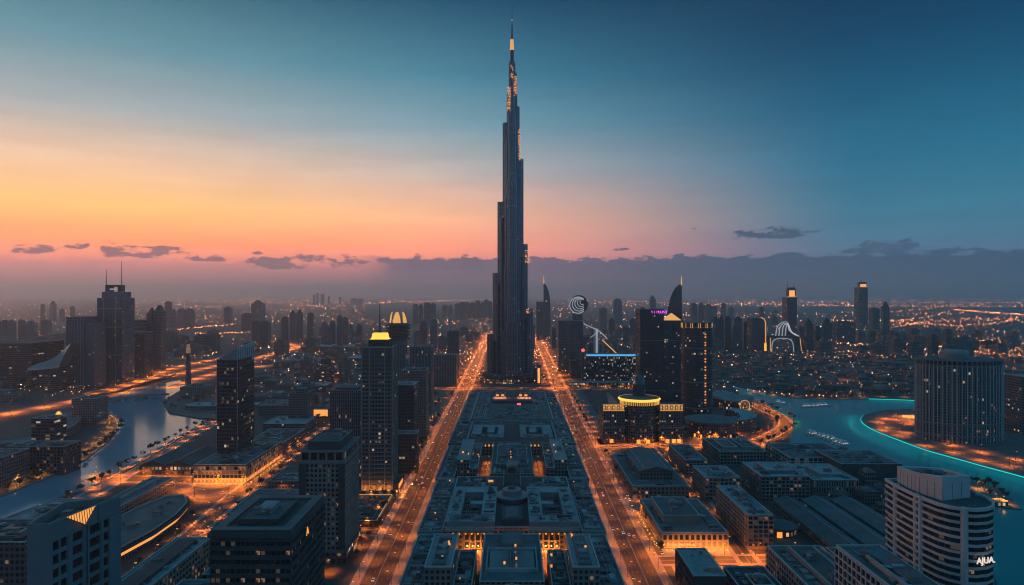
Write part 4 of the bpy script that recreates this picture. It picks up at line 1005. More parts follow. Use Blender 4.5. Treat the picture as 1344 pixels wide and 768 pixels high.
gridblock('office_block', 'pale grey ribbed block with stepped roof between black box and wide pale block', 'building', rect(287, 330, 650, 712), 15, 'concrete', (0, 3), 2, pw=1.2, bay=2.4, roof='roof_pale', tiers=[(rect(300, 322, 664, 700), 14, 17)])
gridblock('office_block', 'plain box with pale tin roof facing the lit arcade block across the street', 'building', rect(109.5, 129, 411, 456), 22, 'concrete_dark', (3,), 4, roof='roof_pale', pl=.0, n_units=3)
block('office_block', 'dark low block with square white roof hatch beside the pale tin roofed box', 'building', rect(134, 160, 380, 433), 19, 'greylow', 'roof_dark', n_units=5, tiers=[(rect(142, 154, 400, 416), 18, 21)])
gridblock('apartment_block', 'long dark roofed block with windowed flank west of the white framed block', 'building', rect(166, 200, 366, 444), 28, 'concrete', (0, 3), 7, roof='roof_slate', tiers=[(rect(176, 192, 372, 436), 27, 31)])
block('warehouse', 'low glazed shed with twin roof strips behind the white framed block', 'building', rect(208, 238, 402, 452), 24, 'greylow', 'roof_slate', n_units=5)
def gabled(name, label, x0, x1, y0, y1, h, rh, fac='greylow', roofm='roof_slate', n=1, cat='shed'):
    r = thing(name, label, cat, ((x0 + x1) / 2, (y0 + y1) / 2, 0)); claim(rect(x0, x1, y0, y1), 2)
    b = MB(); b.prism(rect(x0, x1, y0, y1), 0, h, FC[fac]); b.build('wall', r); b = MB(); w = (x1 - x0) / n
    for i in range(n):
        a, c = x0 + i * w, x0 + (i + 1) * w; m_ = (a + c) / 2; e = .6 if n == 1 else 0
        b.face([(a - e, y0 - .6, h + .05), (a - e, y1 + .6, h + .05), (m_, y1 + .6, h + rh), (m_, y0 - .6, h + rh)], M[roofm]); b.face([(c + e, y0 - .6, h + .05), (c + e, y1 + .6, h + .05), (m_, y1 + .6, h + rh), (m_, y0 - .6, h + rh)][::-1], M[roofm])
        for y in (y0 - .58, y1 + .58): b.face([(a, y, h + .05), (c, y, h + .05), (m_, y, h + rh)], M['concrete_dark'])
        b.box(m_ - .5, m_ + .5, y0 + 3, y1 - 3, h + rh - .3, h + rh + .5, M['zinc'])
    b.build('roof', r); return r
for i, q in enumerate(('first', 'second', 'third')):
    gabled('long_shed', '%s long gabled shed from the lane, in the row north of the white framed block' % q, 232 + i * 26, 253 + i * 26, 480, 606, 9, 4)
r = thing('pavilion', 'round low pavilion with glowing orange entrance below the long gabled sheds', 'pavilion', (219, 545, 0)); claim(rect(202, 228, 528, 565))
b = MB(); b.lathe(215, 548, [(12, 0), (12, 6)], FC['arcade'], 30); b.build('wall', r); b = MB(); b.lathe(215, 548, [(13.5, 6), (13.5, 6.8), (5, 8.2), (0.2, 8.6)], M['roof_slate'], 30); b.build('roof', r)
b = MB(); b.box(208, 212, 535.2, 536, .3, 4.6, M['shop']); b.build('entrance', r)
# ------------------------------------------------------------------ western low blocks
r = block('podium_block', 'glazed podium with glowing orange windows under the slanted roof tower', 'podium', rect(-323, -270, 693, 800), 19, 'greylow', 'roof_slate', 1.1, 8)
b = MB(); cells = wallgrid(b, (-323, 693), (-270, 693), .5, 17, 13, 4, .5, .6, .4, M['stone'], .5, .3, {0: 'l', 1: 'd'}) + wallgrid(b, (-270, 693), (-270, 800), .5, 17, 24, 4, .5, .6, .4, M['stone'], .35, .3, {0: 'c'}); b.build('facade_grid', r); windows(r, cells); washers(r, (-323, 693), (-270, 693), 9, 3200, 5.0); washers(r, (-270, 693), (-270, 800), 12, 1400, 3.6)
r = thing('glass_tower', 'dark glass tower with slanted glazed roof and two thin masts', 'tower', (-311, 770, 19)); r['_org'] = (-311, 770, 19); claim(rect(-322, -300, 745, 795))
b = MB(); Tp = rect(-322, -300, 745, 795); b.prism(Tp, 19, 120, facade('facade_slanted', (0.07, 0.072, 0.075), (0.01, 0.018, 0.024), 4, 2.6, .84, .7, .07, .7)); b.build('wall', r)
b = MB(); b.face([(-322, 745, 120.1), (-300, 745, 133), (-300, 795, 138), (-322, 795, 120.1)], M['glass']); b.face([(-322, 745, 120), (-300, 745, 120), (-300, 745, 133)], M['zinc']); b.face([(-300, 745, 120), (-300, 795, 120), (-300, 795, 138), (-300, 745, 133)], M['white']); b.face([(-300, 795, 120), (-322, 795, 120.1), (-300, 795, 138)], M['zinc'])
for i in range(8): y = 748 + i * 6.2; b.box(-299.9, -299.6, y, y + .8, 120, 132, M['concrete_dark'])
b.build('slanted_roof', r)
for (x, y, zt) in ((-302, 747, 147), (-300.5, 792, 150)):
    b = MB(); b.bar((x, y, 119), (x, y, zt), .5, M['metal_dark'], .2, 6); b.bar((x, y, zt - 3), (x - 7, y - 1, zt - 10), .18, M['metal_dark']); b.build('mast', r)
b = MB(); b.bar((-299.8, 745, 19), (-299.8, 745, 120), .35, M['metal']); b.bar((-322.2, 745, 19), (-322.2, 745, 120), .3, M['metal']); b.build('corner_trim', r)
block('podium_block', 'dark stepped annexe stretching behind the glazed podium', 'podium', rect(-320, -274, 803, 905), 14, 'greylow', 'roof_slate', 1, 8)
gabled('market_hall', 'double gabled dark hall between canal road and glazed podium', -394, -340, 722, 792, 11, 5, 'arcade', 'roof_slate', 2, 'hall')
r = block('terrace_block', 'long low block with rounded roof vents behind the teal grey corner block', 'building', rect(-352, -330, 572, 668), 13, 'sandlow', 'roof_slate', 1, 0)
for i in range(10):
    b = MB(); b.lathe(-341, 578 + i * 9, [(2.6, 12.2), (2.4, 13.6), (1.6, 14.6), (.2, 15)], M['zinc'], 12); b.build('roof_vent', r)
BAN = [(-322, 455), (-290, 452), (-280, 480), (-275, 520), (-276, 560), (-283, 595), (-296, 616), (-310, 612), (-318, 580), (-322, 520)]
r = block('shopping_arcade', 'curved arcade with band of orange shop light under its slate roof', 'arcade', BAN, 11, 'greylow', 'roof_slate', 1, 14)
b = MB(); pts = [(-290, 452), (-280, 480), (-275, 520), (-276, 560), (-283, 595), (-296, 616)]
strip('', pts, -.35, -.15, 4.6, M['shop'], 2.2, b=b); b.build('shop_front', r)
b = MB(); strip('', pts, -3.2, 0, 8.2, M['roof_dark'], .5, b=b); b.build('canopy', r)
r = block('row_block', 'long terraced block with pale hipped roof ends west of the dark banded block', 'building', rect(-234, -210, 384, 476), 22, 'stone', 'roof_pale', 1, 5)
b = MB(); cells = wallgrid(b, (-210, 384), (-210, 476), 2, 21, 22, 5, 1.1, 1.1, .5, M['stone'], .08, .15); b.build('facade_grid', r); windows(r, cells)
b = MB(); b.prism(rect(-228, -216, 392, 468), 20.9, 23.5, M['roof_dark'], M['roof_dark']); b.build('roof_light', r)
for i, (x0, x1, y0, y1, h, lab) in enumerate([(-402, -376, 440, 600, 12, 'long pale blue flat roof shed beside the canal road'), (-370, -344, 400, 560, 13, 'second long slate roof shed inland of the pale canal shed')]):
    block('long_shed', lab, 'shed', rect(x0, x1, y0, y1), h, 'greylow', 'roof_pale' if i == 0 else 'roof_slate', .8, 6)
block('apartment_block', 'half hidden block with orange lit balconies behind the teal grey corner block', 'building', rect(-332, -284, 398, 440), 47, 'hotel', 'roof_dark', 1, 5)
block('low_block', 'flat dark block on the street corner north of the curved arcade', 'building', rect(-238, -160, 570, 640), 9, 'greylow', 'roof_slate', 1, 10)
r = block('low_block', 'sunken low block with glowing yellow strip round its roof below the gold crowned tower', 'building', rect(-148, -110, 560, 632), 6, 'darkgrid', 'roof_dark', 1, 3)
b = MB()
for p, q in (((-147, 631), (-111, 631)), ((-111, 561), (-111, 631))): b.bar((*p, 6.4), (*q, 6.4), .22, M['gold_dim'])
b.build('light_string', r)
block('low_block', 'grey low court block between dark banded block and terraced row', 'building', rect(-200, -160, 440, 530), 11, 'sandlow', 'roof_slate', 1, 9)
block('low_block', 'slate roofed block between the terraced row and the dark banded block', 'building', rect(-205, -150, 372, 425), 14, 'greylow', 'roof_slate', 1, 8)
block('low_block', 'low dark block south of the glazed podium across the plaza', 'building', rect(-240, -165, 672, 730), 8, 'greylow', 'roof_slate', 1, 8)
# ------------------------------------------------------------------ towers west of the avenue
def tower(name, label, pxl, pxr, top, base, depth, fac, roof='roof_slate', n=4, tiers=(), cat='tower', turn_=0, podium=0):
    p, h = pic(pxl, pxr, top, base, depth)
    if turn_: p = turn(p, turn_)
    r = block(name, label, cat, p, h, fac, roof, 1.2, n, tiers=tiers)
    if podium:
        b = MB(); b.prism(offs(p, -podium), 0, 9, FC['arcade'], M['roof_slate'], .6); b.build('podium', r)
    r['_h'] = h; r['_bb'] = bb(p); return r
tower('residential_tower', 'dark twin bay tower with ribbed flat crown behind the cream tower', 433, 472, 512, 632, 26, 'finned', tiers=[(rect(-182, -160, 704, 722), 93, 96)], podium=3)
r = tower('office_tower', 'tall gridded tower with glowing yellow crown and needle antenna', 475, 515, 456, 655, 26, 'hotel', n=0, podium=4)
x0, x1, y0, y1 = r['_bb']; h = r['_h']
b = MB(); b.prism(rect(x0 + 5, x1 - 4, y0 + 5, y1 - 5), h - 1, h + 7, FC['darkgrid'], M['roof_dark']); b.build('crown_base', r)
b = MB(); b.prism(rect(x0 + 7, x1 - 6, y0 + 7, y1 - 7), h + 7, h + 13, M['gold'], M['gold_dim'], top_poly=rect(x0 + 8.5, x1 - 7.5, y0 + 8, y1 - 8)); b.box(x0 + 6, x1 - 5, y0 + 6, y1 - 6, h + 6.6, h + 7.4, M['gold']); b.build('lit_crown', r)
b = MB(); b.bar(((x0 + x1) / 2, (y0 + y1) / 2, h + 12), ((x0 + x1) / 2, (y0 + y1) / 2, h + 41), .8, M['metal_dark'], .3, 6); b.build('antenna', r)
b = MB()
for i in (0, 2, 6, 8): x = x0 + (x1 - x0) * i / 8; b.box(x - .5, x + .5, y0 - .7, y0 - .02, 9, h, M['stone'])
for i in range(36): b.box(x0, x1, y0 - .55, y0 - .03, 9 + i * 3.8, 9.8 + i * 3.8, M['concrete']); b.box(x1 + .03, x1 + .55, y0, y1, 9 + i * 3.8, 9.8 + i * 3.8, M['concrete'])
for i in (0, 3, 5, 8): y = y0 + (y1 - y0) * i / 8; b.box(x1 + .02, x1 + .7, y - .5, y + .5, 9, h, M['stone'])
b.build('facade_ribs', r)
b = MB(); b.box(x1 + .75, x1 + 5.5, y0, y1, 9, 14, M['roof_dark']); b.box(x1 + 5.5, x1 + 5.8, y0 + 2, y1 - 2, 9.5, 13, M['shop']); b.build('lit_annexe', r); washers(r, (x0, y0 - .6), (x1, y0 - .6), 4, 1600, 2.4, 10.5); washers(r, (x1 + 6, y0), (x1 + 6, y1), 3, 1600, 2.0)
tower('residential_tower', 'black slab with pale bright roof edge between gridded and rose towers', 515, 544, 505, 607, 34, 'darkgrid', 'roof_pale', tiers=[])
tower('low_block', 'mid height black block standing before the black slab with pale roof edge', 515, 547, 569, 622, 18, 'darkgrid', 'roof_slate', cat='building')
tower('residential_tower', 'rose stone slab tower with plain flat top by the western avenue', 527, 559, 486, 582, 34, 'pinkish', 'roof_slate', podium=3)
tower('residential_tower', 'dark stepped tower behind the rose stone slab', 538, 566, 455, 553, 40, 'finned', 'roof_dark', podium=3)
tower('residential_tower', 'ribbed grey slab with arched top near the western avenue far bend', 569, 599, 466, 505, 34, 'rounds', 'roof_slate')
tower('residential_tower', 'taller dark slab behind the ribbed grey slab', 587, 602, 434, 496, 34, 'finned', 'roof_dark')
r = thing('hotel_tower', 'round tower flaring to disc top with three glowing gold petals', 'tower', (-222, 1330, 0)); claim(rect(-250, -195, 1300, 1360), 3)
b = MB(); b.lathe(-222, 1330, [(19, 0), (19, 96), (17, 104)], FC['rounds'], 32); b.build('wall', r)
b = MB()
for i in range(5): b.lathe(-222, 1330, [(17 + i * .8, 104 + i * 6.5), (23.5, 105 + i * 6.5), (23.5, 107.5 + i * 6.5), (18.5, 108.5 + i * 6.5), (18, 110.5 + i * 6.5)], M['concrete_dark'], 36)
b.build('disc_floors', r)
for i, a in enumerate((200, 270, 340)):
    b = MB(); ca, sa = cos(R(a)), sin(R(a)); cx_, cy_ = -222 + 15 * ca, 1330 + 15 * sa; pr = []
    for t in range(7):
        z = 136 + t * 3.6; w = 7.5 * (1 - (t / 6.5) ** 2 * .8); o = -t * t * .12
        pr.append([(cx_ + ca * o - sa * w, cy_ + sa * o + ca * w, z), (cx_ + ca * (o + 1.6), cy_ + sa * (o + 1.6), z), (cx_ + ca * o + sa * w, cy_ + sa * o - ca * w, z)])
    for p, q in zip(pr, pr[1:]):
        for j in (0, 1): b.face([p[j + 1], p[j], q[j], q[j + 1]], M['gold_dim'])
        b.face([p[0], p[2], q[2], q[0]], M['gold_dim'])
    b.build('lit_petal', r)

# ------------------------------------------------------------------ the mall between the avenues
def W_(d): return 68 + (d - 400) * .0135        # half width of the roofs
MALLG = 'mall_block'
def mall(label, poly, h, fac='sandlow', roof='roof_slate', n=8, tiers=(), name=MALLG, cat='mall building', z0=0.0):
    return block(name, label, cat, poly, h, fac, roof, 1.0, n, tiers=tiers, pad=.5, trim=M['coping'])
# outer strips, west and east
k_ = 0
for s, nm in ((-1, 'western'), (1, 'eastern')):
    for (y0, y1, h, lab) in ((330, 404, 14, 'front'), (406, 503, 15, 'second'), (506, 594, 16, 'third'), (597, 655, 15, 'fourth')):
        xo, xi = W_((y0 + y1) / 2), 52
        p = rect(-xo, -xi, y0, y1) if s < 0 else rect(xi, xo, y0, y1)
        r = mall('long slate strip along the %s avenue, %s in its row counting from the front' % (nm, lab), p, h, n=4); x0, x1, _, _ = bb(p)
        roof_detail(r, x0, x1, y0, y1, h - 1, k_, 24); k_ += 1
        b = MB(); b.box(x0 + 8, x0 + 8.4, y0 + 1, y1 - 1, h - 1, h + .6, M['concrete']); b.build('roof_kerb', r)
# M4: paired rose blocks, front centre hall with dome
for s, nm in ((-1, 'western'), (1, 'eastern')):
    p = rect(-52, -36, 404, 460) if s < 0 else rect(36, 52, 404, 460)
    r = mall('rose walled block with long grey roof panel on the %s side of the front hall' % nm, p, 30, 'cream', 'roof_tan', 0)
    x0, x1, y0, y1 = bb(p); b = MB(); b.box(x0 + 4, x1 - 4, 409, 455, 29, 30.2, M['roof_slate']); b.box(x0 + 7, x0 + 7.5, 411, 453, 30.2, 30.7, M['zinc']); b.build('roof_panel', r)
    roof_detail(r, x0 + 4, x1 - 4, 410, 454, 30.2, 60 + s, 8)
    p = rect(-35.5, -24, 400, 466) if s < 0 else rect(24, 35.5, 400, 466)
    r = mall('low service block packed with machines beside the %s rose walled block' % nm, p, 17, 'sandlow', 'roof_dark', 9); x0, x1, y0, y1 = bb(p); roof_detail(r, x0, x1, y0, y1, 16, 80 + s, 16)
    p = rect(-35.5, -20, 330, 396) if s < 0 else rect(20, 35.5, 330, 396); mall('low roof south of the %s service block' % nm, p, 14, n=6)
    p = rect(-52, -37, 330, 400) if s < 0 else rect(37, 52, 330, 400); mall('low roof south of the %s rose walled block' % nm, p, 16, n=6)
r = mall('tall front hall with two large glass roof panels and ladder truss, on the mall axis', rect(-19, 19, 398, 478), 24, 'cream', 'roof_slate', 0)
b = MB()
for x0, x1 in ((-14, -1.6), (1.6, 14)): b.box(x0, x1, 416, 444, 23, 24.6, M['pool'])
b.build('glass_roof', r); b = MB()
for x in (-1.1, 1.1): b.box(x - .15, x + .15, 414, 476, 24.4, 25.0, M['zinc'])
for i in range(30): b.box(-1.0, 1.0, 415 + i * 2, 415.3 + i * 2, 24.5, 24.8, M['zinc'])
for y in (413, 446): b.box(-15, 15, y, y + 1.4, 23, 25.4, M['roof_pale'])
for x in (-16, 15): b.box(x, x + .8, 412, 450, 23, 25.2, M['roof_pale'])
b.build('roof_truss', r)
b = MB(); b.prism(rect(-7, 7, 452, 474), 23, 27, M['cream'], M['roof_slate'], .6); b.build('roof_house', r)
r = thing('dome', 'shallow ringed dome with white finial lights at the foot of the front hall', 'dome', (0, 384, 14)); r['_org'] = (0, 384, 14)
b = MB(); b.lathe(0, 384, [(11, 0), (11, 20), (10.6, 20.6), (9.5, 23.4), (7, 25.6), (4, 27), (1.4, 27.5), (1.4, 28.4), (.2, 29)], M['zinc'], 36); b.build('shell', r)
b = MB()
for i in range(18): a = 2 * pi * i / 18; b.bar((10.7 * cos(a), 384 + 10.7 * sin(a), 20.6), (1.4 * cos(a), 384 + 1.4 * sin(a), 27.7), .16, M['roof_pale'])
b.build('dome_ribs', r); claim(rect(-18, 18, 330, 396)); mall('low roof in front of the ringed dome', rect(-18, 18, 330, 372), 13, n=7)
# lit courts
for s, nm in ((-1, 'western'), (1, 'eastern')):
    x0, x1 = (-36, -15) if s < 0 else (15, 36)
    b = MB(); b.face([(x0, 466, .2), (x1, 466, .2), (x1, 512, .2), (x0, 512, .2)], M['plaza']); structure(b.build('courtyard'))
    for (lx, ly) in ((.22, 474), (.78, 474), (.22, 489), (.78, 489), (.25, 503), (.75, 503)):
        lamp('small', x0 + (x1 - x0) * lx, ly, 0, 'small orange lamp in the glowing %s court of the mall' % nm, 'lamps of the %s court' % nm)
# M3: hall with plates
b0 = rect(-52, 52, 512, 655)
r = mall('broad mall hall with two raised courtyard roofs flanking a round skylight drum', b0, 17, 'sandlow', 'roof_dark', 0)
for s in (-1, 1):
    X = lambda a, c: (min(s * a, s * c), max(s * a, s * c))
    b = MB()
    for (a, c, y0, y1) in ((13, 50, 512, 528), (40, 50, 529, 606), (13, 24, 529, 606), (24.2, 39.8, 588, 606), (24.2, 34, 556, 564)):
        x0, x1 = X(a, c); b.prism(rect(x0, x1, y0, y1), 16, 21, M['concrete'], M['roof_pale'], .5, .4)
    b.build('raised_roof', r)
    for i, (a, c, y0, y1) in enumerate(((24.2, 39.8, 529, 588),)): x0, x1 = X(a, c); roof_detail(r, x0, x1, y0, y1, 16, 200 + s, 16, ('roof_dark', 'metal_dark'))
    x0, x1 = X(41, 49); roof_detail(r, x0, x1, 514, 604, 20.5, 210 + s, 16); x0, x1 = X(14, 48); roof_detail(r, x0, x1, 513, 527, 20.5, 220 + s, 12); x0, x1 = X(14, 50); roof_detail(r, x0, x1, 610, 652, 16, 230 + s, 26)
    x0, x1 = X(13, 23); roof_detail(r, x0, x1, 530, 604, 20.5, 240 + s, 12)
    x0, x1 = X(15, 36); cells = []; b = MB()
    cells += wallgrid(b, (x0, 512), (x1, 512), .4, 12.5, 5, 2, 1.3, 1.3, .5, M['stone'], 0, 0, {0: 'd', 1: 'd'}); b.build('court_facade', r); windows(r, cells); washers(r, (x0, 512), (x1, 512), 5, 2600, 4.2)
    b = MB(); x0, x1 = X(13, 50); b.box(x0, x1, 506, 511.4, 15, 16.6, M['concrete']); b.build('eaves', r)
    for i in range(7):
        b = MB(); x = s * (16 + i * 4.6); b.box(x - .5, x + .5, 505.2, 505.8, 13.4, 14.6, M['gold_dim']); b.build('eaves_lamp', r)
    b = MB(); x0, x1 = X(52.2, 60); b.box(x0, x1, 505, 506, 13, 13.4, M['roof_dark']); b.build('link_roof', r)
b = MB(); b.lathe(0, 583, [(12, 16), (12, 19.4), (15, 19.6), (15, 20.6), (8.2, 21.2), (8.2, 25), (7.6, 25.6), (4, 25.8)], M['zinc'], 40); b.build('skylight_drum', r)
b = MB(); b.lathe(0, 583, [(4, 25.8), (3, 27.4), (.2, 28)], M['metal_dark'], 20); b.build('lantern', r)
b = MB()
for i in range(16): y = 606 + i * 2.6; b.box(-7, 7, y, y + 2.3, 16, 17 + i * .28, M['concrete_dark'])
for x in (-8, 7.2): b.box(x, x + .8, 604, 650, 16, 22.5, M['concrete'])
b.build('stepped_skylight', r)
b = MB(); b.box(-8, 8, 520, 552, 16, 20, M['concrete_dark']); b.box(-5, 5, 522, 550, 20, 20.8, M['roof_slate']); b.build('axis_roof', r)
b = MB(); b.box(-22, -17.5, 634, 638, 16.1, 18, M['gold_dim']); b.box(33, 36, 616, 619, 16.1, 17.6, M['shop']); b.build('roof_lantern', r)
# M2.5 terrace with orange slots
for s, nm in ((-1, 'western'), (1, 'eastern')):
    X = lambda a, c: (min(s * a, s * c), max(s * a, s * c))
    x0, x1 = X(56, 74); mall('dark outer roof beside the %s pale topped block' % nm, rect(x0, x1, 658, 800), 15, n=6)
    x0, x1 = X(43, 55.5); r = mall('tall block with rose grey top terrace on the %s half of the mall' % nm, rect(x0, x1, 688, 786), 25, 'cream', 'roof_tan', 1)
    x0, x1 = X(34, 42.6); r = mall('dark gridded block inside the %s pale topped block' % nm, rect(x0, x1, 676, 786), 20, 'greygrid', 'roof_slate', 6); roof_detail(r, x0, x1, 680, 786, 19, 330 + s, 14)
    x0, x1 = X(22, 33.5); b = MB(); b.face([(x0, 672, .2), (x1, 672, .2), (x1, 812, .2), (x0, 812, .2)], M['plaza']); structure(b.build('courtyard'))
    for ly in (684, 704, 726, 748, 772): lamp('small', (x0 + x1) / 2, ly, 0, 'orange lamp in the narrow %s court behind the skylight drum' % nm, 'lamps of the narrow %s court' % nm)
r = mall('stepped central block behind the skylight drum with shallow roof vault', rect(-21.5, 21.5, 664, 806), 17, 'greygrid', 'roof_slate', 6, tiers=[(rect(-16, 16, 690, 780), 16, 20)])
roof_detail(r, -21, 21, 782, 806, 16, 350, 14); roof_detail(r, -20, 20, 665, 688, 16, 351, 14); roof_detail(r, -15, 15, 691, 778, 19, 352, 16)
b = MB(); b.box(-5.5, 5.5, 668, 688, 16, 24, M['cream']); b.box(-3.6, 3.6, 667.4, 668, 16.2, 22, M['roof_dark']); b.build('portal', r)
# M2 and M1
r = mall('mall hall with two square courtyard roofs and dark front wall', rect(-54, 54, 812, 950), 16, 'sandlow', 'roof_dark', 0)
for s in (-1, 1):
    X = lambda a, c: (min(s * a, s * c), max(s * a, s * c)); b = MB()
    for (a, c, y0, y1) in ((10, 50, 822, 838), (38, 50, 839, 900), (10, 18, 839, 900), (18.2, 37.8, 884, 900), (22, 31, 850, 884)):
        x0, x1 = X(a, c); b.prism(rect(x0, x1, y0, y1), 15, 20, M['concrete'], M['roof_pale'], .5, .4)
    b.build('raised_roof', r); x0, x1 = X(10, 50); roof_detail(r, x0, x1, 902, 948, 15, 400 + s, 26); roof_detail(r, x0, x1, 822, 838, 19.5, 410 + s, 10)
    for i in range(8):
        b = MB(); x = s * (14 + i * 4.4); b.box(x - .7, x + .7, 810.6, 811.4, 11, 13, M['gold_dim'] if i % 3 else M['shop']); b.build('eaves_lamp', r)
r = mall('far mall roof with two glowing orange terraces near the cross street', rect(-58, 58, 956, 1230), 17, 'sandlow', 'roof_slate', 12)
roof_detail(r, -56, -34, 960, 1225, 16, 440, 40); roof_detail(r, 34, 56, 960, 1225, 16, 441, 40); roof_detail(r, -30, 30, 960, 1090, 16, 442, 50)
b = MB(); b.box(-33, 33, 1098, 1222, 16, 20, M['concrete_dark']); b.build('raised_roof', r)
b = MB(); b.box(-31, -9, 1110, 1150, 20, 20.3, M['roof_tan']); b.box(9, 31, 1110, 1150, 20, 20.3, M['roof_tan']); b.build('terrace', r)
b = MB()
for x in (-27, -18, 12, 21): b.box(x, x + 5, 1150, 1151, 20.4, 23, M['shop'])
b.box(8, 14, 1080, 1084, 16.2, 19, M['red_light']); b.build('lit_front', r)
for s in (-1, 1):
    for x in (13, 20, 27): lamp('small', s * x, 1130, 0, 'small orange lamp on a glowing roof terrace of the far mall roof', 'lamps of the far roof terraces', 20.3)
for s, nm in ((-1, 'western'), (1, 'eastern')):
    X = lambda a, c: (min(s * a, s * c), max(s * a, s * c))
    for y0, y1, lab in ((812, 950, 'beside the square courtyard roofs'), (956, 1230, 'beside the far mall roof')):
        x0, x1 = X(59 if y0 > 900 else 55, 76); r = mall('patchwork slate strip along the %s avenue %s' % (nm, lab), rect(x0, x1, y0, y1), 15, n=6); roof_detail(r, x0, x1, y0, y1, 14, 460 + s + y0, 34)

rl2 = random.Random(31)
for r_ in [o for o in bpy.data.objects if o.parent is None and o.name.startswith(MALLG)]:
    if rl2.random() < .75:
        bx, by, _ = r_['_org']; zr = max(v.co.z for c in r_.children if c.name.startswith('roof') and c.type == 'MESH' and not c.name.startswith(('roof_plinth', 'rooftop')) for v in c.data.vertices)
        for _ in range(rl2.randint(1, 3)):
            x, y = bx + rl2.uniform(-5, 5), by + rl2.uniform(-25, 25); b = MB(); b.box(x - .6, x + .6, y - .6, y + .6, zr - 1.0, zr + .4, M['shop'] if rl2.random() < .7 else M['gold_dim']); b.build('roof_lantern', r_)
# ------------------------------------------------------------------ east of the avenue: hotel, towers
r = thing('hotel', 'hotel with round drum, glowing gold crown ring and dark bullet dome', 'hotel', (168, 905, 0)); claim(rect(112, 224, 874, 940), 3)
b = MB(); b.prism(rect(117, 146, 880, 925), 0, 46, FC['hotel'], M['roof_slate'], 1); b.prism(rect(190, 221, 880, 925), 0, 46, FC['hotel'], M['roof_slate'], 1)
b.lathe(168, 902, [(25, 0), (25, 47)], FC['hotel'], 48); b.prism(rect(147, 189, 905, 940), 0, 44, FC['hotel'], M['roof_slate'], 1); b.build('wall', r)
b = MB(); b.lathe(168, 902, [(25.2, 47), (25.6, 47.6), (25.6, 52.5)], M['concrete_dark'], 48); b.build('frieze', r)
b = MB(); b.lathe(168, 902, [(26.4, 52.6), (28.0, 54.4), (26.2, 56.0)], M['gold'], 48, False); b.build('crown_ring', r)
b = MB(); b.lathe(168, 902, [(26.1, 55.9), (24.5, 56.2), (9, 56.6)], M['roof_slate'], 48); b.build('roof', r)
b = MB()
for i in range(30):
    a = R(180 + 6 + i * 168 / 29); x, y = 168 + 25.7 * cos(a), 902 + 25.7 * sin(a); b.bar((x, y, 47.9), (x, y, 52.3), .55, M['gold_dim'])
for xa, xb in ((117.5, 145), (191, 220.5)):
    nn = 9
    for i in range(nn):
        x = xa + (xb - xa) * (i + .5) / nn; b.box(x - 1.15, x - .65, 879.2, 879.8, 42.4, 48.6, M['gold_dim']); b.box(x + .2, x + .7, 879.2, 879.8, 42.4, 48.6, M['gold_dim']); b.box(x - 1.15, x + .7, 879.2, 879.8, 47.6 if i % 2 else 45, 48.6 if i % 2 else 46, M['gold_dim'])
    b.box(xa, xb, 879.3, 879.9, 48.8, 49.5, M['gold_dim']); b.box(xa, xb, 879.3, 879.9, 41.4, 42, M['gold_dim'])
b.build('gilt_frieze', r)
b = MB(); b.lathe(170, 912, [(8.6, 50), (8.8, 62), (8.8, 72), (7.8, 77), (5.6, 81), (2.6, 83.5), (.6, 85)], M['sail_glass'], 24); b.build('bullet_dome', r)
b = MB(); b.bar((170, 912, 84), (170, 912, 116), .5, M['metal_dark'], .2, 6); b.build('mast', r)
for i in range(9):
    for x in (118 + i * 3.3, 191.5 + i * 3.3): b = MB(); b.box(x - .3, x + .3, 879.2, 879.9, 20, 41, M['concrete']); b.build('pilaster', r)
for xa, xb in ((116.6, 146.4), (189.6, 221.4)): b = MB(); b.box(xa, xb, 879.1, 879.95, 19, 20.4, M['concrete']); b.build('string_course', r)
b = MB()
for x in (126, 160, 172, 198, 206, 213): b.box(x, x + 4.5, 874.6 if 150 < x < 190 else 878.6, 876 if 150 < x < 190 else 879.9, .3, 5, M['shop'])
b.build('entrance', r)
b = MB(); pr = []
for t in range(8): z = 46 + t * 2.1; pr.append(((128 - t * .3, 905, z), (128 + 12 * (1 - (t / 7.2) ** 1.5), 901, z), (128 + 11 * (1 - (t / 7.2) ** 1.5), 909, z)))
for p, q in zip(pr, pr[1:]):
    for j in range(3): b.face([p[j], p[(j + 1) % 3], q[(j + 1) % 3], q[j]], M['white'])
b.build('roof_sail', r)
# big dark tower with magenta sign and gold pyramid
r = block('office_tower', 'broad black tower with magenta roof sign and small gold pyramid', 'tower', rect(225, 267, 1200, 1245), 166, 'darkgrid', 'roof_dark', 1.5, 4)
b = MB(); b.prism(rect(267.2, 301, 1199, 1243), 0, 146, FC['darkgrid'], M['roof_dark']); b.build('lower_wing', r)
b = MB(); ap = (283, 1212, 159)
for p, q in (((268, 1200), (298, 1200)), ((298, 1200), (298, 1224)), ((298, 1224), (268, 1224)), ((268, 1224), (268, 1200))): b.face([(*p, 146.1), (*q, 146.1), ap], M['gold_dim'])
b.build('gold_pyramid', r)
for i, ch in enumerate('YIIUUNT'):
    text(ch, 6.6, M['magenta'], r, (246 + i * 4.2, 1198.6, 158.5), (R(90), 0, 0), .2)
b = MB()
for x in (225.3, 247, 267.4, 284, 300.6): b.box(x - .3, x + .3, 1198.3, 1199.1 if x > 267 else 1199.95, 10, 146 if x > 267 else 166, M['concrete_dark'])
b.box(224.5, 301.5, 1198, 1198.6, 110, 110.8, M['concrete']); b.box(224.5, 301.5, 1198, 1198.6, 22, 22.8, M['concrete']); b.build('facade_lines', r)
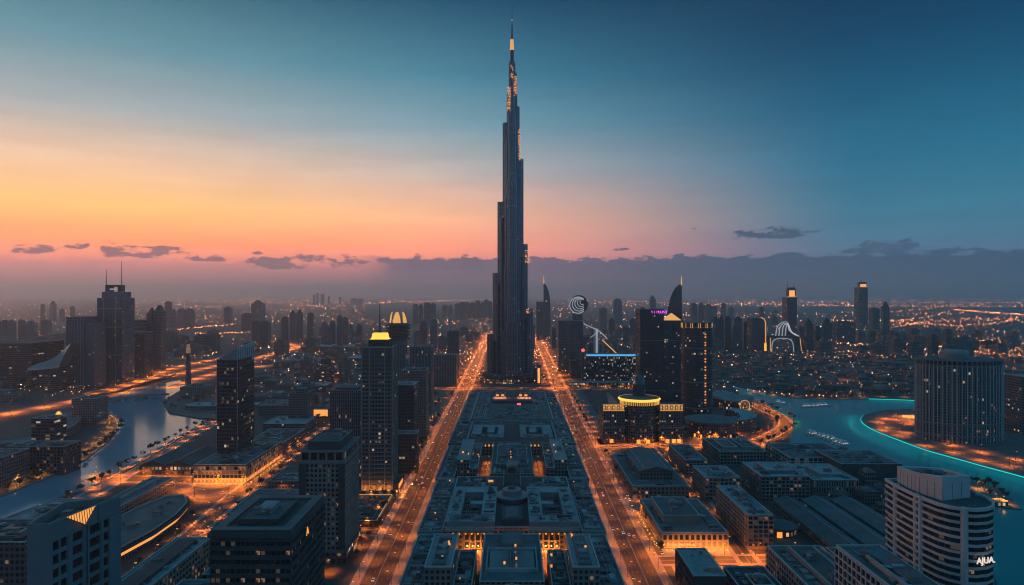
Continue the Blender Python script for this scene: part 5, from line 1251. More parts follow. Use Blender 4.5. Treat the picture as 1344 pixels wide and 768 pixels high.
# round-fronted tower beside it
RT3 = [(255, 1030)] + [(276 - 22 * cos(R(i * 15)), 1016 - 16 * sin(R(i * 15)) ) for i in range(13)] + [(298, 1030)]
r = block('hotel_tower', 'bow fronted dark tower with crown of pale lit fins beside the broad black tower', 'tower', ccw(RT3), 143, 'darkgrid', 'roof_dark', 1.5, 3)
b = MB(); b.prism(offs(ccw(RT3), 1.5), 141, 150, M['roof_dark']); pl = offs(ccw(RT3), -.2); n = len(pl); b.build('crown_drum', r)
b = MB()
for i in range(n):
    p, q = pl[i], pl[(i + 1) % n]; L = hypot(q[0] - p[0], q[1] - p[1]); nn = max(1, int(L / 2.6))
    for j in range(nn): x, y = p[0] + (q[0] - p[0]) * j / nn, p[1] + (q[1] - p[1]) * j / nn; b.bar((x, y, 142), (x, y, 149.5), .35, M['gold_dim'] if (i + j) % 2 else M['concrete'])
b.prism(offs(ccw(RT3), -.8), 149.4, 150.4, M['concrete'], bottom=True); b.build('crown_fins', r)
b = MB()
for z in (112, 62, 24): b.prism(offs(ccw(RT3), -.6), z, z + 1.1, M['concrete'], bottom=True)
b.build('ring_bands', r)
b = MB()
for i in range(28): b.box(282, 284.2, 999.0, 999.5, 28 + i * 4, 30 + i * 4, M['court_lit'] if i % 3 else M['lit_dim'])
b.build('lit_stair', r)
r = thing('drum_podium', 'round low podium with flat grey roof at the foot of the bow fronted tower', 'podium', (270, 935, 0)); claim(rect(236, 305, 897, 970), 2)
b = MB(); b.lathe(272, 934, [(33, 0), (33, 20)], FC['hotel'], 48); b.build('wall', r)
b = MB(); b.lathe(272, 934, [(35.5, 20), (35.5, 21.6), (20, 22.6), (.5, 23)], M['roof_slate'], 48); b.build('roof', r)
b = MB()
for a in (215, 232, 250, 268, 285, 303): b.bar((272 + 33.3 * cos(R(a)), 934 + 33.3 * sin(R(a)), .3), (272 + 33.3 * cos(R(a)), 934 + 33.3 * sin(R(a)), 5), 1.3, M['shop'])
b.build('entrance', r)
def arcpoly(cx, cyy, r0, r1, a0, a1, n=18, k=1.0):
    o = [(cx + r1 * cos(R(a0 + (a1 - a0) * i / n)), cyy + r1 * k * sin(R(a0 + (a1 - a0) * i / n))) for i in range(n + 1)]
    return o + [(cx + r0 * cos(R(a0 + (a1 - a0) * i / n)), cyy + r0 * k * sin(R(a0 + (a1 - a0) * i / n))) for i in range(n, -1, -1)]
block('terrace_building', 'crescent terrace building with pale roof curving towards the lagoon', 'building', ccw(arcpoly(292, 1010, 42, 66, -70, 40)), 17, 'hotel', 'roof_pale', .8, 6)
r = thing('swoosh_pavilion', 'pavilion with swooping pale roof and round bright emblem on its end', 'pavilion', (372, 1150, 0)); claim(rect(335, 402, 1105, 1200))
b = MB(); pts = [(345, 1195), (356, 1170), (370, 1145), (388, 1120)]; L, Rr = ribbon(pts, 14, -14); zz = [22, 26, 22, 24]
b.prism([*L, *Rr[::-1]], 0, 14, FC['arcade']); b.build('wall', r); b = MB()
for i in range(3): b.face([(*L[i], zz[i]), (*Rr[i], zz[i] - 7), (*Rr[i + 1], zz[i + 1] - 7), (*L[i + 1], zz[i + 1])], M['roof_pale']); b.face([(*L[i], 14), (*L[i + 1], 14), (*L[i + 1], zz[i + 1]), (*L[i], zz[i])], M['roof_pale']); b.face([(*Rr[i], 14), (*Rr[i + 1], 14), (*Rr[i + 1], zz[i + 1] - 7), (*Rr[i], zz[i] - 7)], M['roof_pale'])
b.face([(*L[3], 14), (*Rr[3], 14), (*Rr[3], 17), (*L[3], 24)], M['roof_pale']); b.build('swoosh_roof', r)
b = MB()
for rr_ in (8, 5.4, 2.8):
    for i in range(20):
        a, c = 2 * pi * i / 20, 2 * pi * (i + .92) / 20; b.bar((378 + rr_ * cos(a), 1108, 11 + rr_ * 1.1 * sin(a)), (378 + rr_ * cos(c), 1108, 11 + rr_ * 1.1 * sin(c)), .45, M['lit'] if rr_ < 7 else M['amber'])
b.build('emblem', r)
# blue-banded lit slab
p, h = pic(767, 834, 465, 505, 26); x0, x1, y0, y1 = bb(p)
r = block('office_slab', 'wide black slab dotted with white windows under glowing blue roof band', 'office', p, h, 'slab', 'roof_slate', 1.2, 5)
b = MB(); b.box(x0 + 4, x1 + .5, y0 - .7, y0 - .05, h - 4, h - .2, M['blue_light']); b.build('light_band', r)
b = MB(); b.box(x0 - 5, x0 - .4, y0 - 1, y0 + 14, 0, h + 5, M['concrete_dark']); b.build('side_fin', r); b = MB(); b.lathe(x0 - 2.5, y0 + 3, [(1, h + 5), (3.6, h + 6.5), (3.6, h + 10), (.5, h + 11.5)], M['red_light'], 12); b.build('beacon', r)
r = block('viaduct_station', 'low long terminal with flat roof and orange shopfronts before the blue banded slab', 'station', rect(118, 300, 1404, 1430), 11, 'arcade', 'roof_pale', .8, 5)
tower('residential_tower', 'dark twin block tower with stepped crown by the eastern avenue bend', 733, 765, 421, 490, 44, 'finned', 'roof_dark', tiers=[])
r = thing('mast_tower', 'slender white pillar with sweeping white arc arms and slanting beam', 'landmark', (212, 1720, 0)); claim(rect(195, 240, 1700, 1745))
b = MB(); b.box(206, 219, 1712, 1724, 0, 107, M['white']); b.box(210, 215, 1711.4, 1711.9, 4, 105, M['soft_white']); b.build('pillar', r)
def arcbar(b, pts, w, m, n=5):
    q = []
    for i in range(len(pts) - 1):
        p0, p1, p2, p3 = [Vector(pts[max(0, min(len(pts) - 1, i + d_))]) for d_ in (-1, 0, 1, 2)]
        for j in range(n): t = j / n; q.append(.5 * (2 * p1 + (p2 - p0) * t + (2 * p0 - 5 * p1 + 4 * p2 - p3) * t * t + (3 * p1 - p0 - 3 * p2 + p3) * t ** 3))
    q.append(Vector(pts[-1]))
    for i in range(len(q) - 1): b.bar(q[i], q[i + 1], w, m)
b = MB(); arcbar(b, [(180, 1710, 118), (198, 1710, 110), (215, 1710, 102), (232, 1710, 88), (238, 1710, 80)], 2.0, M['soft_white']); arcbar(b, [(196, 1710, 84), (205, 1710, 90), (215, 1710, 101)], 1.3, M['soft_white']); b.bar((226, 1710, 78), (262, 1710, 44), 1.8, M['gold_dim']); b.build('arc_arm', r)
# far landmarks
r = thing('shell_tower', 'slim hazy block topped by huge white spiral shell sign', 'landmark', (210, 2200, 0)); claim(rect(180, 245, 2180, 2225))
b = MB(); b.prism(rect(196, 226, 2190, 2220), 0, 128, FC['finned'], M['roof_dark']); b.build('wall', r); b = MB()
for k2 in range(5):
    q = [(190 + k2 * 6 + 24 * (1 - k2 * .17) * (1 - cos(R(a))) * .5 + 6, 2188, 158 + (26 - k2 * 4.6) * sin(R(a))) for a in range(60, 301, 30)]
    q = [(212 + (27 - k2 * 5) * cos(R(a)) + k2 * 3.2, 2188, 158 + (26 - k2 * 4.4) * sin(R(a)) + k2 * 2.5) for a in range(50, 316, 24)]
    arcbar(b, q, 2.1 - k2 * .2, M['soft_white'], 3)
b.build('spiral_sign', r); b = MB(); b.lathe(0, 0, [(.1, 0), (30, 0), (30, 3), (.1, 3)], M['metal_dark'], 32); b.v = [(214 + x, 2190 + z, 160 + y) for x, y, z in b.v]; b.build('sign_disc', r); b = MB()
for x_ in (202, 222): b.bar((x_, 2196, 126), (x_, 2193, 160), 1.2, M['metal_dark'])
b.build('sign_mount', r)
p, h = pic(704, 714, 396, 446, 40); block('residential_tower', 'plain shaft standing left of the blade topped spire just east of the tallest tower', 'tower', p, h, 'far', 'roof_dark', 1, 0)
def blade(name, label, px, w, top, base, tip, lean, m='sail_glass', lit=None, kn=.6):
    d = CAM_H * F / (base - HZ); s = d / F; x = (px - 672) * s; z1 = CAM_H - (top - HZ) * s; z2 = CAM_H - (tip - HZ) * s; w *= s
    r = thing(name, label, 'tower', (x, d + w / 2, 0)); claim(rect(x - w, x + w, d - 5, d + w)); b = MB(); pr = []
    for t in range(25):
        f = t / 24; z = z1 * f; q = max(.05, (1 - min(1, max(0, (f - kn) / (1 - kn))) ** 2) ** .62)
        pr.append([(x + lean * w * (.5 - q), d + w * .3, z), (x + lean * w * .5, d, z), (x + lean * w * .5, d + w * .6, z)])
    for a, c in zip(pr, pr[1:]):
        for j in range(3): b.face([a[j], a[(j + 1) % 3], c[(j + 1) % 3], c[j]], FC['far'] if m == 'far' else M[m], [(0, a[0][2]), (w, a[0][2]), (w, c[0][2]), (0, c[0][2])])
    b.build('wall', r); b = MB(); b.bar((x + lean * w * .47, d + 1, z1 - 4), (x + lean * w * .47, d + 1, z2), w * .05, M[lit or 'metal_dark'], w * .02, 6); b.build('spire', r); return r
blade('blade_tower', 'blade topped dark spire tower just east of the tallest tower', 718, 9, 371, 446, 362, -1, 'far', 'amber')
blade('sail_tower', 'sail shaped glass tower with gold tip behind the broad black tower', 886, 18, 372, 500, 362, 1, 'sail_glass', 'gold_dim', .64)
r = tower('residential_tower', 'far black tower edged by glowing orange line', 987, 1003, 417, 462, 50, 'far', 'roof_dark', 0)
x0, x1, y0, y1 = r['_bb']; h = r['_h']; b = MB(); arcbar(b, [(x1 - 12, y0 - 2, h + 1), (x1 + 1, y0 - 2, h - 8), (x1 + 4, y0 - 2, h - 30), (x1 + 4, y0 - 2, 10)], 1.5, M['shop']); b.box(x1 + .5, x1 + 8, y0 - 3, y0 - .5, 4, 30, M['gold']); b.build('neon_edge', r)
d = CAM_H * F / 76.; s = d / F
r = thing('arch_pavilion', 'cluster of glowing white arcs over a wide gateway arch', 'landmark', ((1033 - 672) * s, d, 0)); claim(rect(340 * s, 383 * s, d - 10, d + 40))
PX = lambda px, py: ((px - 672) * s, d, CAM_H - (py - HZ) * s)
for k2 in range(4):
    b = MB(); arcbar(b, [PX(1018 + k2 * 4.2, 441), PX(1020 + k2 * 4, 430 - k2 * .5), PX(1026 + k2 * 3, 423.5 + k2 * 1), PX(1034 + k2 * 1, 423.5 + k2 * 3), PX(1036 + k2 * 2, 434 + k2 * 1.5), PX(1049, 441.5)], 1.8, M['soft_white']); b.build('white_arc', r)
b = MB(); b.box(*[q for q in (PX(1009, 0)[0], PX(1012, 0)[0])], d, d + 20, 0, 49, M['concrete_dark']); b.box(PX(1045, 0)[0], PX(1053, 0)[0], d, d + 20, 0, 49, M['concrete_dark']); b.box(PX(1009, 0)[0], PX(1053, 0)[0], d + .1, d + 20, 49, 56, M['concrete_dark']); b.build('gateway', r)
b = MB(); arcbar(b, [PX(1013, 462), PX(1014, 449), PX(1021, 444.5), PX(1033, 444.5), PX(1040, 449), PX(1042, 462)], 1.6, M['soft_white']); arcbar(b, [PX(1011, 461), PX(1011, 443.5)], 1, M['amber']); arcbar(b, [PX(1052, 461), PX(1050, 443.5)], 1, M['amber']); b.build('arch_light', r)
def spired(label, pxl, pxr, top, base, spires, crown, fac='far'):
    p, h = pic(pxl, pxr, top, base, 50); s = CAM_H / (base - HZ); x0, x1, y0, y1 = bb(p); r = block('skyscraper', label, 'skyscraper', p, h, fac, 'roof_dark', 1, 0)
    b = MB()
    for f, py in spires: x = x0 + (x1 - x0) * f; b.bar((x, y0 + 12, h - 4), (x, y0 + 12, CAM_H - (py - HZ) * s), .9 * s / 2 + .4, M['metal_dark'], .3, 6)
    b.build('spire', r)
    if crown: b = MB(); zc = CAM_H - (crown - HZ) * s; b.prism(rect(x0 + 4, x1 - 4, y0 + 1, y0 + 20), h, zc, M['metal_dark']); b.box(x0 + 9, x1 - 9, y0 - 1, y0 + .9, h + 3, zc - 4, M['amber']); b.box(x0 + 2, x1 - 2, y0 - 1, y0 + .9, h, h + 2.5, M['gold_dim']); b.prism(rect(x0 + 6, x1 - 6, y0 + 2, y0 + 20), zc, zc + 8, FC[fac]); b.build('lit_crown', r)
    return r
spired('far skyscraper with two thin horns and glowing amber neck behind the white arcs', 1033, 1046, 390, 449, [(.18, 369), (.82, 369)], 380)
spired('tallest far skyscraper of the eastern plain with bright pearl crown', 1127, 1139, 377, 432, [(.45, 365)], 372)
# ribbed round hotel on its island
RX, RY = 592, 905
r = thing('ribbed_hotel', 'massive round ribbed hotel with scalloped crown and low roof drum on the lit island', 'hotel', (RX, RY, 1.6)); r['_org'] = (RX, RY, 1.6); claim(rect(RX - 56, RX + 56, RY - 40, RY + 40), 4)
hp = ell(RX, RY, 53, 36, 56); b = MB(); b.prism(hp, 1.6, 100, FC['rounds'], M['roof_dark'], 1, .6); b.build('wall', r)
b = MB()
for i in range(56):
    x, y = hp[i]; b.bar((x + (x - RX) * .012, y + (y - RY) * .012, 1.6), (x + (x - RX) * .012, y + (y - RY) * .012, 99), .62, M['coping'])
b.build('ribs', r)
b = MB(); b.prism(ell(RX, RY, 53.5, 36.5, 56), 98.6, 100.2, M['concrete'], bottom=True); b.prism(ell(RX, RY, 53.5, 36.5, 56), 105.6, 107, M['concrete'], M['roof_slate'], bottom=True)
for i in range(56): x, y = hp[i]; b.bar((x, y, 100), (x, y, 105.7), .85, M['concrete'])
b.prism(ell(RX, RY, 50, 33, 40), 100, 106, M['roof_dark'])
for z in (24, 9): b.prism(ell(RX, RY, 54, 37, 56), z, z + 1.3, M['concrete'], bottom=True)
b.build('crown', r)
b = MB(); b.lathe(RX - 6, RY, [(17, 106), (17, 112), (16.4, 115), (13, 117.6), (7, 118.8), (.5, 119.2)], M['concrete'], 36); b.build('roof_drum', r)
b = MB()
for (a, z) in ((262, 60), (270, 16), (273, 16), (279, 40), (283, 12), (285, 12), (255, 33)): b.bar((RX + 53.3 * cos(R(a)), RY + 36.4 * sin(R(a)), z), (RX + 53.3 * cos(R(a)), RY + 36.4 * sin(R(a)), z + 2), .8, M['lit'])
b.build('lit_room', r)
b = MB(); b.lathe(*G(1197, 549), [(14, 1.7), (14, 2.5), (13, 2.7)], M['gold_dim'], 30); o = b.build('fountain_ring', None, (*G(1197, 549), 1.7)); tag(o, 'glowing gold ring basin on the forecourt of the ribbed hotel', 'fountain')
block('residential_tower', 'grey slab cut by the picture edge behind the ribbed hotel', 'tower', rect(692, 732, 925, 960), 80, 'greygrid', 'roof_pale', 1, 2)

# ------------------------------------------------------------------ across the canal, west
p, h = pic(128, 160, 391, 503, 50); x0, x1, y0, y1 = bb(p); s = CAM_H / (503 - HZ)
r = block('skyscraper', 'tall shouldered tower with open square crown and two spires across the canal', 'skyscraper', p, h, 'glassblue', 'roof_dark', 1, 0, tiers=[(rect(x0 + 6, x1 - 5, y0 + 5, y1 - 5), h - 1, CAM_H - (383 - HZ) * s)])
zz = CAM_H - (383 - HZ) * s; zt = CAM_H - (374 - HZ) * s
b = MB(); b.box(x0 + 12, x0 + 21, y0 + 8, y0 + 26, zz, zt, M['metal_dark']); b.box(x1 - 14, x1 - 8, y0 + 8, y0 + 26, zz, zt, M['metal_dark']); b.box(x0 + 21, x1 - 14, y0 + 8, y0 + 26, zt - 4, zt, M['metal_dark']); b.box(x0 + 22, x1 - 15, y0 + 7.6, y0 + 8, zz + 4, zz + 7, M['soft_white']); b.build('open_crown', r)
for f, py in ((.2, 353), (.84, 342)): b = MB(); x = x0 + (x1 - x0) * f; b.bar((x, y0 + 14, zt), (x, y0 + 14, CAM_H - (py - HZ) * s), 1.1, M['metal_dark'], .5, 6); b.build('spire', r)
b = MB()
for i in range(9): x = x0 + (x1 - x0) * i / 8; b.box(x - .5, x + .5, y0 - .8, y0 - .02, 0, h, M['zinc'] if i in (2, 6) else M['concrete_dark'])
for z in (60, 120, 160): b.box(x0 - .5, x1 + .5, y0 - .6, y0 - .03, z, z + 2, M['concrete'])
b.build('facade_ribs', r)
p, h = pic(87, 110, 416, 509, 45); x0, x1, y0, y1 = bb(p); r = block('office_tower', 'broad slab tower in two heights with vertical pale ribs across the canal', 'tower', p, h, 'glassblue', 'roof_dark', 1, 2)
b = MB(); b.prism(rect(x1 + .1, x1 + 19, y0 + 3, y1), 0, h - 13, FC['glassblue'], M['roof_dark']); b.build('lower_wing', r)
b = MB()
for i in range(7): x = x0 + (x1 - x0) * i / 6; b.box(x - .4, x + .4, y0 - .7, y0 - .02, 0, h, M['zinc'])
b.build('facade_ribs', r)
tower('residential_tower', 'squat dark tower with lit window column beside the two spired tower', 162, 189, 436, 496, 40, 'darkgrid', 'roof_dark', 2, tiers=[(rect(-870, -850, 1560, 1585), 90, 90.5)][:0])
tower('residential_tower', 'crowned shaft rising behind the squat dark tower', 172, 185, 420, 489, 30, 'far', 'roof_dark', 0)
for a, (xl, xr, tp) in enumerate(((192, 199, 411), (201, 211, 408))):
    r = tower('residential_tower', ('slimmer' if a == 0 else 'wider') + ' of two pointed sister towers by the highway bend', xl, xr, tp, 487, 26, 'finned', 'roof_dark', 0); x0, x1, y0, y1 = r['_bb']
    b = MB(); b.prism(rect(x0 + 2, x1 - 2, y0 + 2, y1 - 2), r['_h'] - 1, r['_h'] + 14, M['metal_dark'], top_poly=rect(x0 + 8, x1 - 6, y0 + 9, y1 - 9)); b.build('peak', r)
block('exhibition_hall', 'long dark hall with slanting light lines at the western picture edge', 'hall', rect(-1180, -985, 1400, 1500), 92, 'darkband', 'roof_dark', 1, 6)
r = thing('shell_hall', 'hall with pale rose curved shell roof beside the long dark hall', 'hall', (-925, 1390, 0)); claim(rect(-960, -885, 1345, 1440))
b = MB(); b.prism(rect(-950, -898, 1364, 1430), 0, 46, FC['darkband'], M['roof_dark']); b.build('wall', r); b = MB()
def shp(a, c):                                   # a: along the shell 0..1, c: up its tilted face
    return (-958 + 64 * a, 1350 + 10 * sin(pi * a) + 34 * c, 46 + 7 * a ** 2 + (7 + 38 * a ** 1.4) * c ** .85 * (1 - .5 * max(0, a - .8)))
for i in range(14):
    for j in range(6):
        b.face([shp(i / 14, j / 6), shp((i + 1) / 14, j / 6), shp((i + 1) / 14, (j + 1) / 6), shp(i / 14, (j + 1) / 6)], M['shell'])
    p_, q_ = shp(i / 14, 0), shp((i + 1) / 14, 0); b.face([(p_[0], p_[1], p_[2] - 5), (q_[0], q_[1], q_[2] - 5), q_, p_], M['white'])
for j in range(6):
    p_, q_ = shp(1, j / 6), shp(1, (j + 1) / 6); b.face([p_, (p_[0] + 3, p_[1] + 22, p_[2] - 6), (q_[0] + 3, q_[1] + 22, q_[2] - 6), q_], M['concrete_dark'])
for i in range(14):
    p_, q_ = shp(i / 14, 1), shp((i + 1) / 14, 1); b.face([p_, q_, (q_[0], q_[1] + 30, 46), (p_[0], p_[1] + 30, 46)], M['shell'])
b.build('shell_roof', r)
tower('residential_tower', 'narrow canal side tower with lit bands on its corner', 41, 70, 549, 600, 24, 'darkband', 'roof_dark', 3)
tower('office_block', 'blunt dark block at the canal promenade beside the golden arch', 94, 126, 523, 558, 30, 'pinkish', 'roof_dark', 3)
r = thing('lit_archway', 'small golden lit arched entrance by the canal promenade', 'archway', (*G(77, 560), 0)); x, y = G(77, 560); claim(rect(x - 8, x + 8, y - 4, y + 8))
b = MB()
for i in range(4): arcbar(b, [(x - 7 + i * 1.4, y + i, 0), (x - 6 + i, y + i, 13), (x, y + i, 22 - i), (x + 6 - i, y + i, 13), (x + 7 - i * 1.4, y + i, 0)], .9, M['gold'] if i % 2 else M['gold_dim'])
b.build('arch', r); lamp('prom', x, y - 8, 0, 'amber lamp before the golden arched entrance', 'lamps of the golden arch')
ARC = [G(-60, 600), G(0, 594), G(45, 588), G(78, 574), G(92, 560), G(88, 551)]
L, Rr = ribbon(smooth(ARC, 5), 14, -14); r = block('terrace_building', 'sweeping curved terrace with pale roof rim along the far canal bank', 'building', ccw([*L, *Rr[::-1]]), 13, 'hotel', 'roof_slate', .8, 8, trim=M['concrete'])
gridblock('apartment_block', 'slab with rose end wall and dark balcony bays on the curved promenade', 'building', rect(-536, -474, 722, 750), 31, 'concrete_dark', (0, 1), 8, pl=.05)
for a, (pxl, pxr, tp, bs, lab) in enumerate([(-40, 2, 600, 640, 'low dark block at the western edge of the canal promenade')]):
    p, h = pic(pxl, pxr, tp, bs, 40); block('low_block', lab, 'building', p, max(h, 8), 'greylow', 'roof_slate', 1, 5)
x, y = G(247, 507); r = thing('minaret', 'slender minaret with lit lantern top on the canal peninsula', 'minaret', (x, y, 1.5)); r['_org'] = (x, y, 1.5); claim(rect(x - 8, x + 8, y - 8, y + 8))
b = MB(); b.lathe(x, y, [(6, 1.5), (6, 20), (5.2, 21), (4.6, 66), (5.8, 67), (5.8, 69)], M['concrete_dark'], 8); b.build('shaft', r); b = MB(); b.lathe(x, y, [(4.6, 69), (4.6, 78), (5.2, 78.5), (3.6, 80), (3, 88)], M['lit'], 8); b.build('lantern', r); b = MB(); b.lathe(x, y, [(3, 88), (1.6, 93), (.4, 97), (.2, 104)], M['metal_dark'], 8); b.build('finial', r)
p, h = pic(236, 268, 507, 524, 45); x0, x1, y0, y1 = bb(p); block('mosque_hall', 'square dark prayer hall at the foot of the minaret', 'mosque', p, 22, 'sandlow', 'roof_slate', 1, 0, tiers=[(ell((x0 + x1) / 2, y0 + 20, 9, 9, 16), 21, 27)])
x, y = G(256, 538, 1.5); r = block('visitor_pavilion', 'flat pale pavilion with curved front on the canal peninsula', 'pavilion', ell(x + 12, y + 14, 34, 20, 28), 9, 'greylow', 'roof_pale', .8, 4)
# canal bridges
def bridge(label, pts, w, z, lampk=None):
    c = pts[len(pts) // 2]; r = thing('bridge', label, 'bridge', (*c, 0)); b = MB(); strip('', pts, w / 2, -w / 2, z - 1.6, M['concrete'], 1.6, b=b); strip('', pts, w / 2 - 1, -w / 2 + 1, z + .03, M['asphalt'], b=b); b.build('deck', r)
    b = MB(); strip('', pts, w / 2, w / 2 - .5, z, M['concrete'], 1.1, b=b); strip('', pts, -w / 2 + .5, -w / 2, z, M['concrete'], 1.1, b=b); b.build('railing', r)
    for q in pts[1:-1]:
        b = MB(); b.prism(ell(*q, 2.2, 2.2, 10), 0, z - 1.6, M['concrete']); b.build('pier', r)
bridge('low dark footbridge over the canal below the highway', [G(px, py) for px, py in ((110, 531), (140, 528), (165, 526), (192, 523.5), (222, 521))], 9, 5.5)
bridge('highway bridge over the canal glowing orange from its mast lamps', [G(px, py) for px, py in ((118, 521), (140, 516), (165, 509.5), (190, 502.5), (222, 494.5))], 32, 5.0)
# ------------------------------------------------------------------ boats
def hull(L, w):
    b = MB(); st = [(-L / 2, w * .42), (-L * .2, w * .5), (L * .2, w * .45), (L * .42, w * .2), (L / 2, .05)]
    for (xa, wa), (xb, wb) in zip(st, st[1:]):
        for s in (-1, 1): b.face([(xa, s * wa * .7, -.1), (xb, s * wb * .6, -.1), (xb, s * wb, 1.6), (xa, s * wa, 1.6)], M['hull'])
        b.face([(xa, -wa, 1.6), (xb, -wb, 1.6), (xb, wb, 1.6), (xa, wa, 1.6)], M['roof_tan'])
    b.face([(-L / 2, -w * .3, -.1), (-L / 2, w * .3, -.1), (-L / 2, w * .42, 1.6), (-L / 2, -w * .42, 1.6)], M['hull']); return b
bp = thing('yacht', '', 'boat', (0, 0, -500)); bp['_org'] = (0, 0, 0); hull(20, 5.6).build('hull', bp)
b = MB(); b.prism([(-7, -2), (4, -1.8), (5.5, 0), (4, 1.8), (-7, 2)], 1.6, 4.2, M['hull'], M['roof_pale'], top_poly=[(-6.6, -1.8), (2.6, -1.5), (3.6, 0), (2.6, 1.5), (-6.6, 1.8)]); b.prism(rect(-5.5, 0.5, -1.4, 1.4), 4.2, 6.2, M['hull']); b.build('cabin', bp)
b = MB()
for x_ in (-6.5, -3.5, -.5): b.box(x_, x_ + 1.4, -2.05, -1.98, 2.5, 3.4, M['white_light']); b.box(x_, x_ + 1.4, 1.98, 2.05, 2.5, 3.4, M['white_light'])
b.box(-7.2, -7.02, -.1, .1, 2.4, 2.5, M['white_light']); b.build('cabin_light', bp)
b = MB(); b.bar((-2, 0, 6.2), (-2, 0, 11), .12, M['metal'], .06, 5); b.build('mast', bp)
first = True
def boat(px, py, rz, label, group=None, s=1.0):
    global first
    x, y = G(px, py, .1)
    if first: o = bp; first = False; o.location = (x, y, .1); o.rotation_euler = (0, 0, rz)
    else: o = copy_tree(bp, None, (x, y, .1), rz)
    o.scale = (s, s, s); o['label'] = label
    if group: o['group'] = group
for i in range(9): boat(1064 + i * 5.8, 569.5 + i * 1.6 + (2.2 if i > 5 else 0), .5 + rw.uniform(-.3, .3), 'white lit yacht moored in the line off the lagoon tip', 'yachts moored off the lagoon tip')
for i in range(6): boat(1057 + i * 5.4, 534.6 - i * .35, .2 + rw.uniform(-.3, .3), 'dark yacht with few lights in the outer mooring of the lagoon', 'yachts of the outer mooring')
boat(1022, 528.5, .4, 'lone yacht lying before the far shore of the lagoon'); boat(1029, 530, .1, 'small yacht just east of the lone yacht on the lagoon', s=.8)
for i in range(10): boat(982 + i * 2.4, 513.2 + i * .62, 1.2, 'white lit boat in the packed marina at the lagoon head', 'boats of the packed marina', .8)
for i, (px, py) in enumerate([(157, 563), (160, 557)]): boat(px, py, 1.2, ('launch' if i else 'second launch') + ' tied at the canal promenade bend', s=.7)
spit = [G(*p) for p in [(1268, 634), (1290, 636), (1312, 645), (1330, 658), (1341, 670), (1320, 668), (1296, 658), (1272, 646)]]
b = MB(); b.prism(ccw(spit), 0, 1.2, M['concrete_dark'], M['plaza']); structure(b.build('spit_ground'))
x, y = G(1312, 664, 1.2); block('kiosk', 'small glowing orange kiosk on the lit spit behind the curved white tower', 'kiosk', rect(x - 6, x + 8, y, y + 10), 5, 'arcade', 'roof_slate', .5, 0, z0=1.2)
lamps_at('prom', [(1283, 641), (1290, 640), (1309, 659), (1316, 662)], 'amber lamp on the little spit behind the curved white tower', 'lamps of the lit spit', 1.2)
# ------------------------------------------------------------------ hazy skyline, every tower a thing
ORD = ['first', 'second', 'third', 'fourth', 'fifth', 'sixth', 'seventh', 'eighth', 'ninth', 'tenth', 'eleventh', 'twelfth', 'thirteenth', 'fourteenth', 'fifteenth', 'sixteenth', 'seventeenth', 'eighteenth']
rs = random.Random(21)
def skyline(where, items):
    items = sorted(items); adj = {'f': 'flat', 'p': 'pointed', 'r': 'rounded', 's': 'stepped', 'n': 'needled'}
    for i, (px, w, tp, bs, sh) in enumerate(items):
        p, h = pic(px - w / 2, px + w / 2, tp, bs, w * CAM_H / (bs - HZ) * .8); x0, x1, y0, y1 = bb(p); s = CAM_H / (bs - HZ)
        lab = '%s hazy tower, %s from the left %s' % (adj[sh], ORD[i], where); wd = x1 - x0; dd = y1 - y0; f = FC[rs.choice(('far', 'far', 'finned', 'glassblue'))]
        r = thing('skyline_tower', lab, 'tower', ((x0 + x1) / 2, (y0 + y1) / 2, 0), 'skyline towers ' + where); claim(p, 4)
        b = MB(); hb = h if sh == 'f' else h * .86; ang = rs.uniform(-12, 12); pp = turn(p, ang); b.prism(pp, 0, hb, f, M['roof_dark']); b.build('wall', r)
        b = MB(); q = offs(ccw(pp), wd * .15)
        if sh == 'f': b.prism(offs(ccw(pp), wd * .22), hb, hb + 5, M['concrete_dark'])
        elif sh == 's': b.prism(q, hb, hb + (h - hb) * .6, f, M['roof_dark']); b.prism(offs(ccw(pp), wd * .3), hb + (h - hb) * .6, h, f, M['roof_dark'])
        elif sh == 'p': b.prism(ccw(pp), hb, h, M['metal_dark'], top_poly=offs(ccw(pp), wd * .42))
        elif sh == 'r':
            for k2 in range(4): b.prism(offs(ccw(pp), wd * .36 * (k2 / 4) ** 1.6), hb + (h - hb) * k2 / 4, hb + (h - hb) * (k2 + 1) / 4, f, M['roof_dark'])
        else: b.prism(q, hb, hb + (h - hb) * .5, f, M['roof_dark']); c = ((x0 + x1) / 2, (y0 + y1) / 2); b.bar((*c, hb), (*c, h + (h - hb) * .6), wd * .06, M['metal_dark'], wd * .02, 6)
        b.build('crown', r)
skyline('on the misty western horizon', [(4, 9, 422, 452, 'f'), (13, 8, 422, 452, 'f'), (27, 7, 421, 450, 'f'), (38, 11, 421, 451, 's'), (58, 10, 421, 440, 'f'), (68, 6, 395, 421, 's'), (94, 5, 403, 424, 'f'), (55, 4, 400, 421, 'f'), (80, 5, 405, 423, 's')])
skyline('between sister towers and slanted roof tower', [(219.5, 7, 396.5, 430, 'f'), (227, 7, 406, 430, 's'), (237, 8, 406, 431, 'f'), (247, 10, 404, 431, 's'), (298, 9, 402, 425, 'p'), (323, 12, 411, 434, 'r'), (337, 14, 394, 426, 's'), (335, 9, 423, 452, 'f'), (347, 11, 423, 455, 'f'), (222, 12, 438, 462, 'f'), (262, 16, 441, 462, 'f'), (279, 12, 437, 461, 's')])
skyline('in the cluster west of the yellow crown', [(373, 7, 417, 447, 'f'), (383.5, 7, 407, 447, 'p'), (392.5, 7, 406, 447, 'p'), (407, 8, 412, 446, 'f'), (425, 8, 422, 452, 's'), (436, 7, 423, 455, 'f'), (445.5, 7, 410, 461, 'n'), (453, 6, 418, 458, 'f'), (461, 5, 427, 452, 'f'), (471, 7, 425, 450, 's'), (430, 9, 430, 458, 'f')])
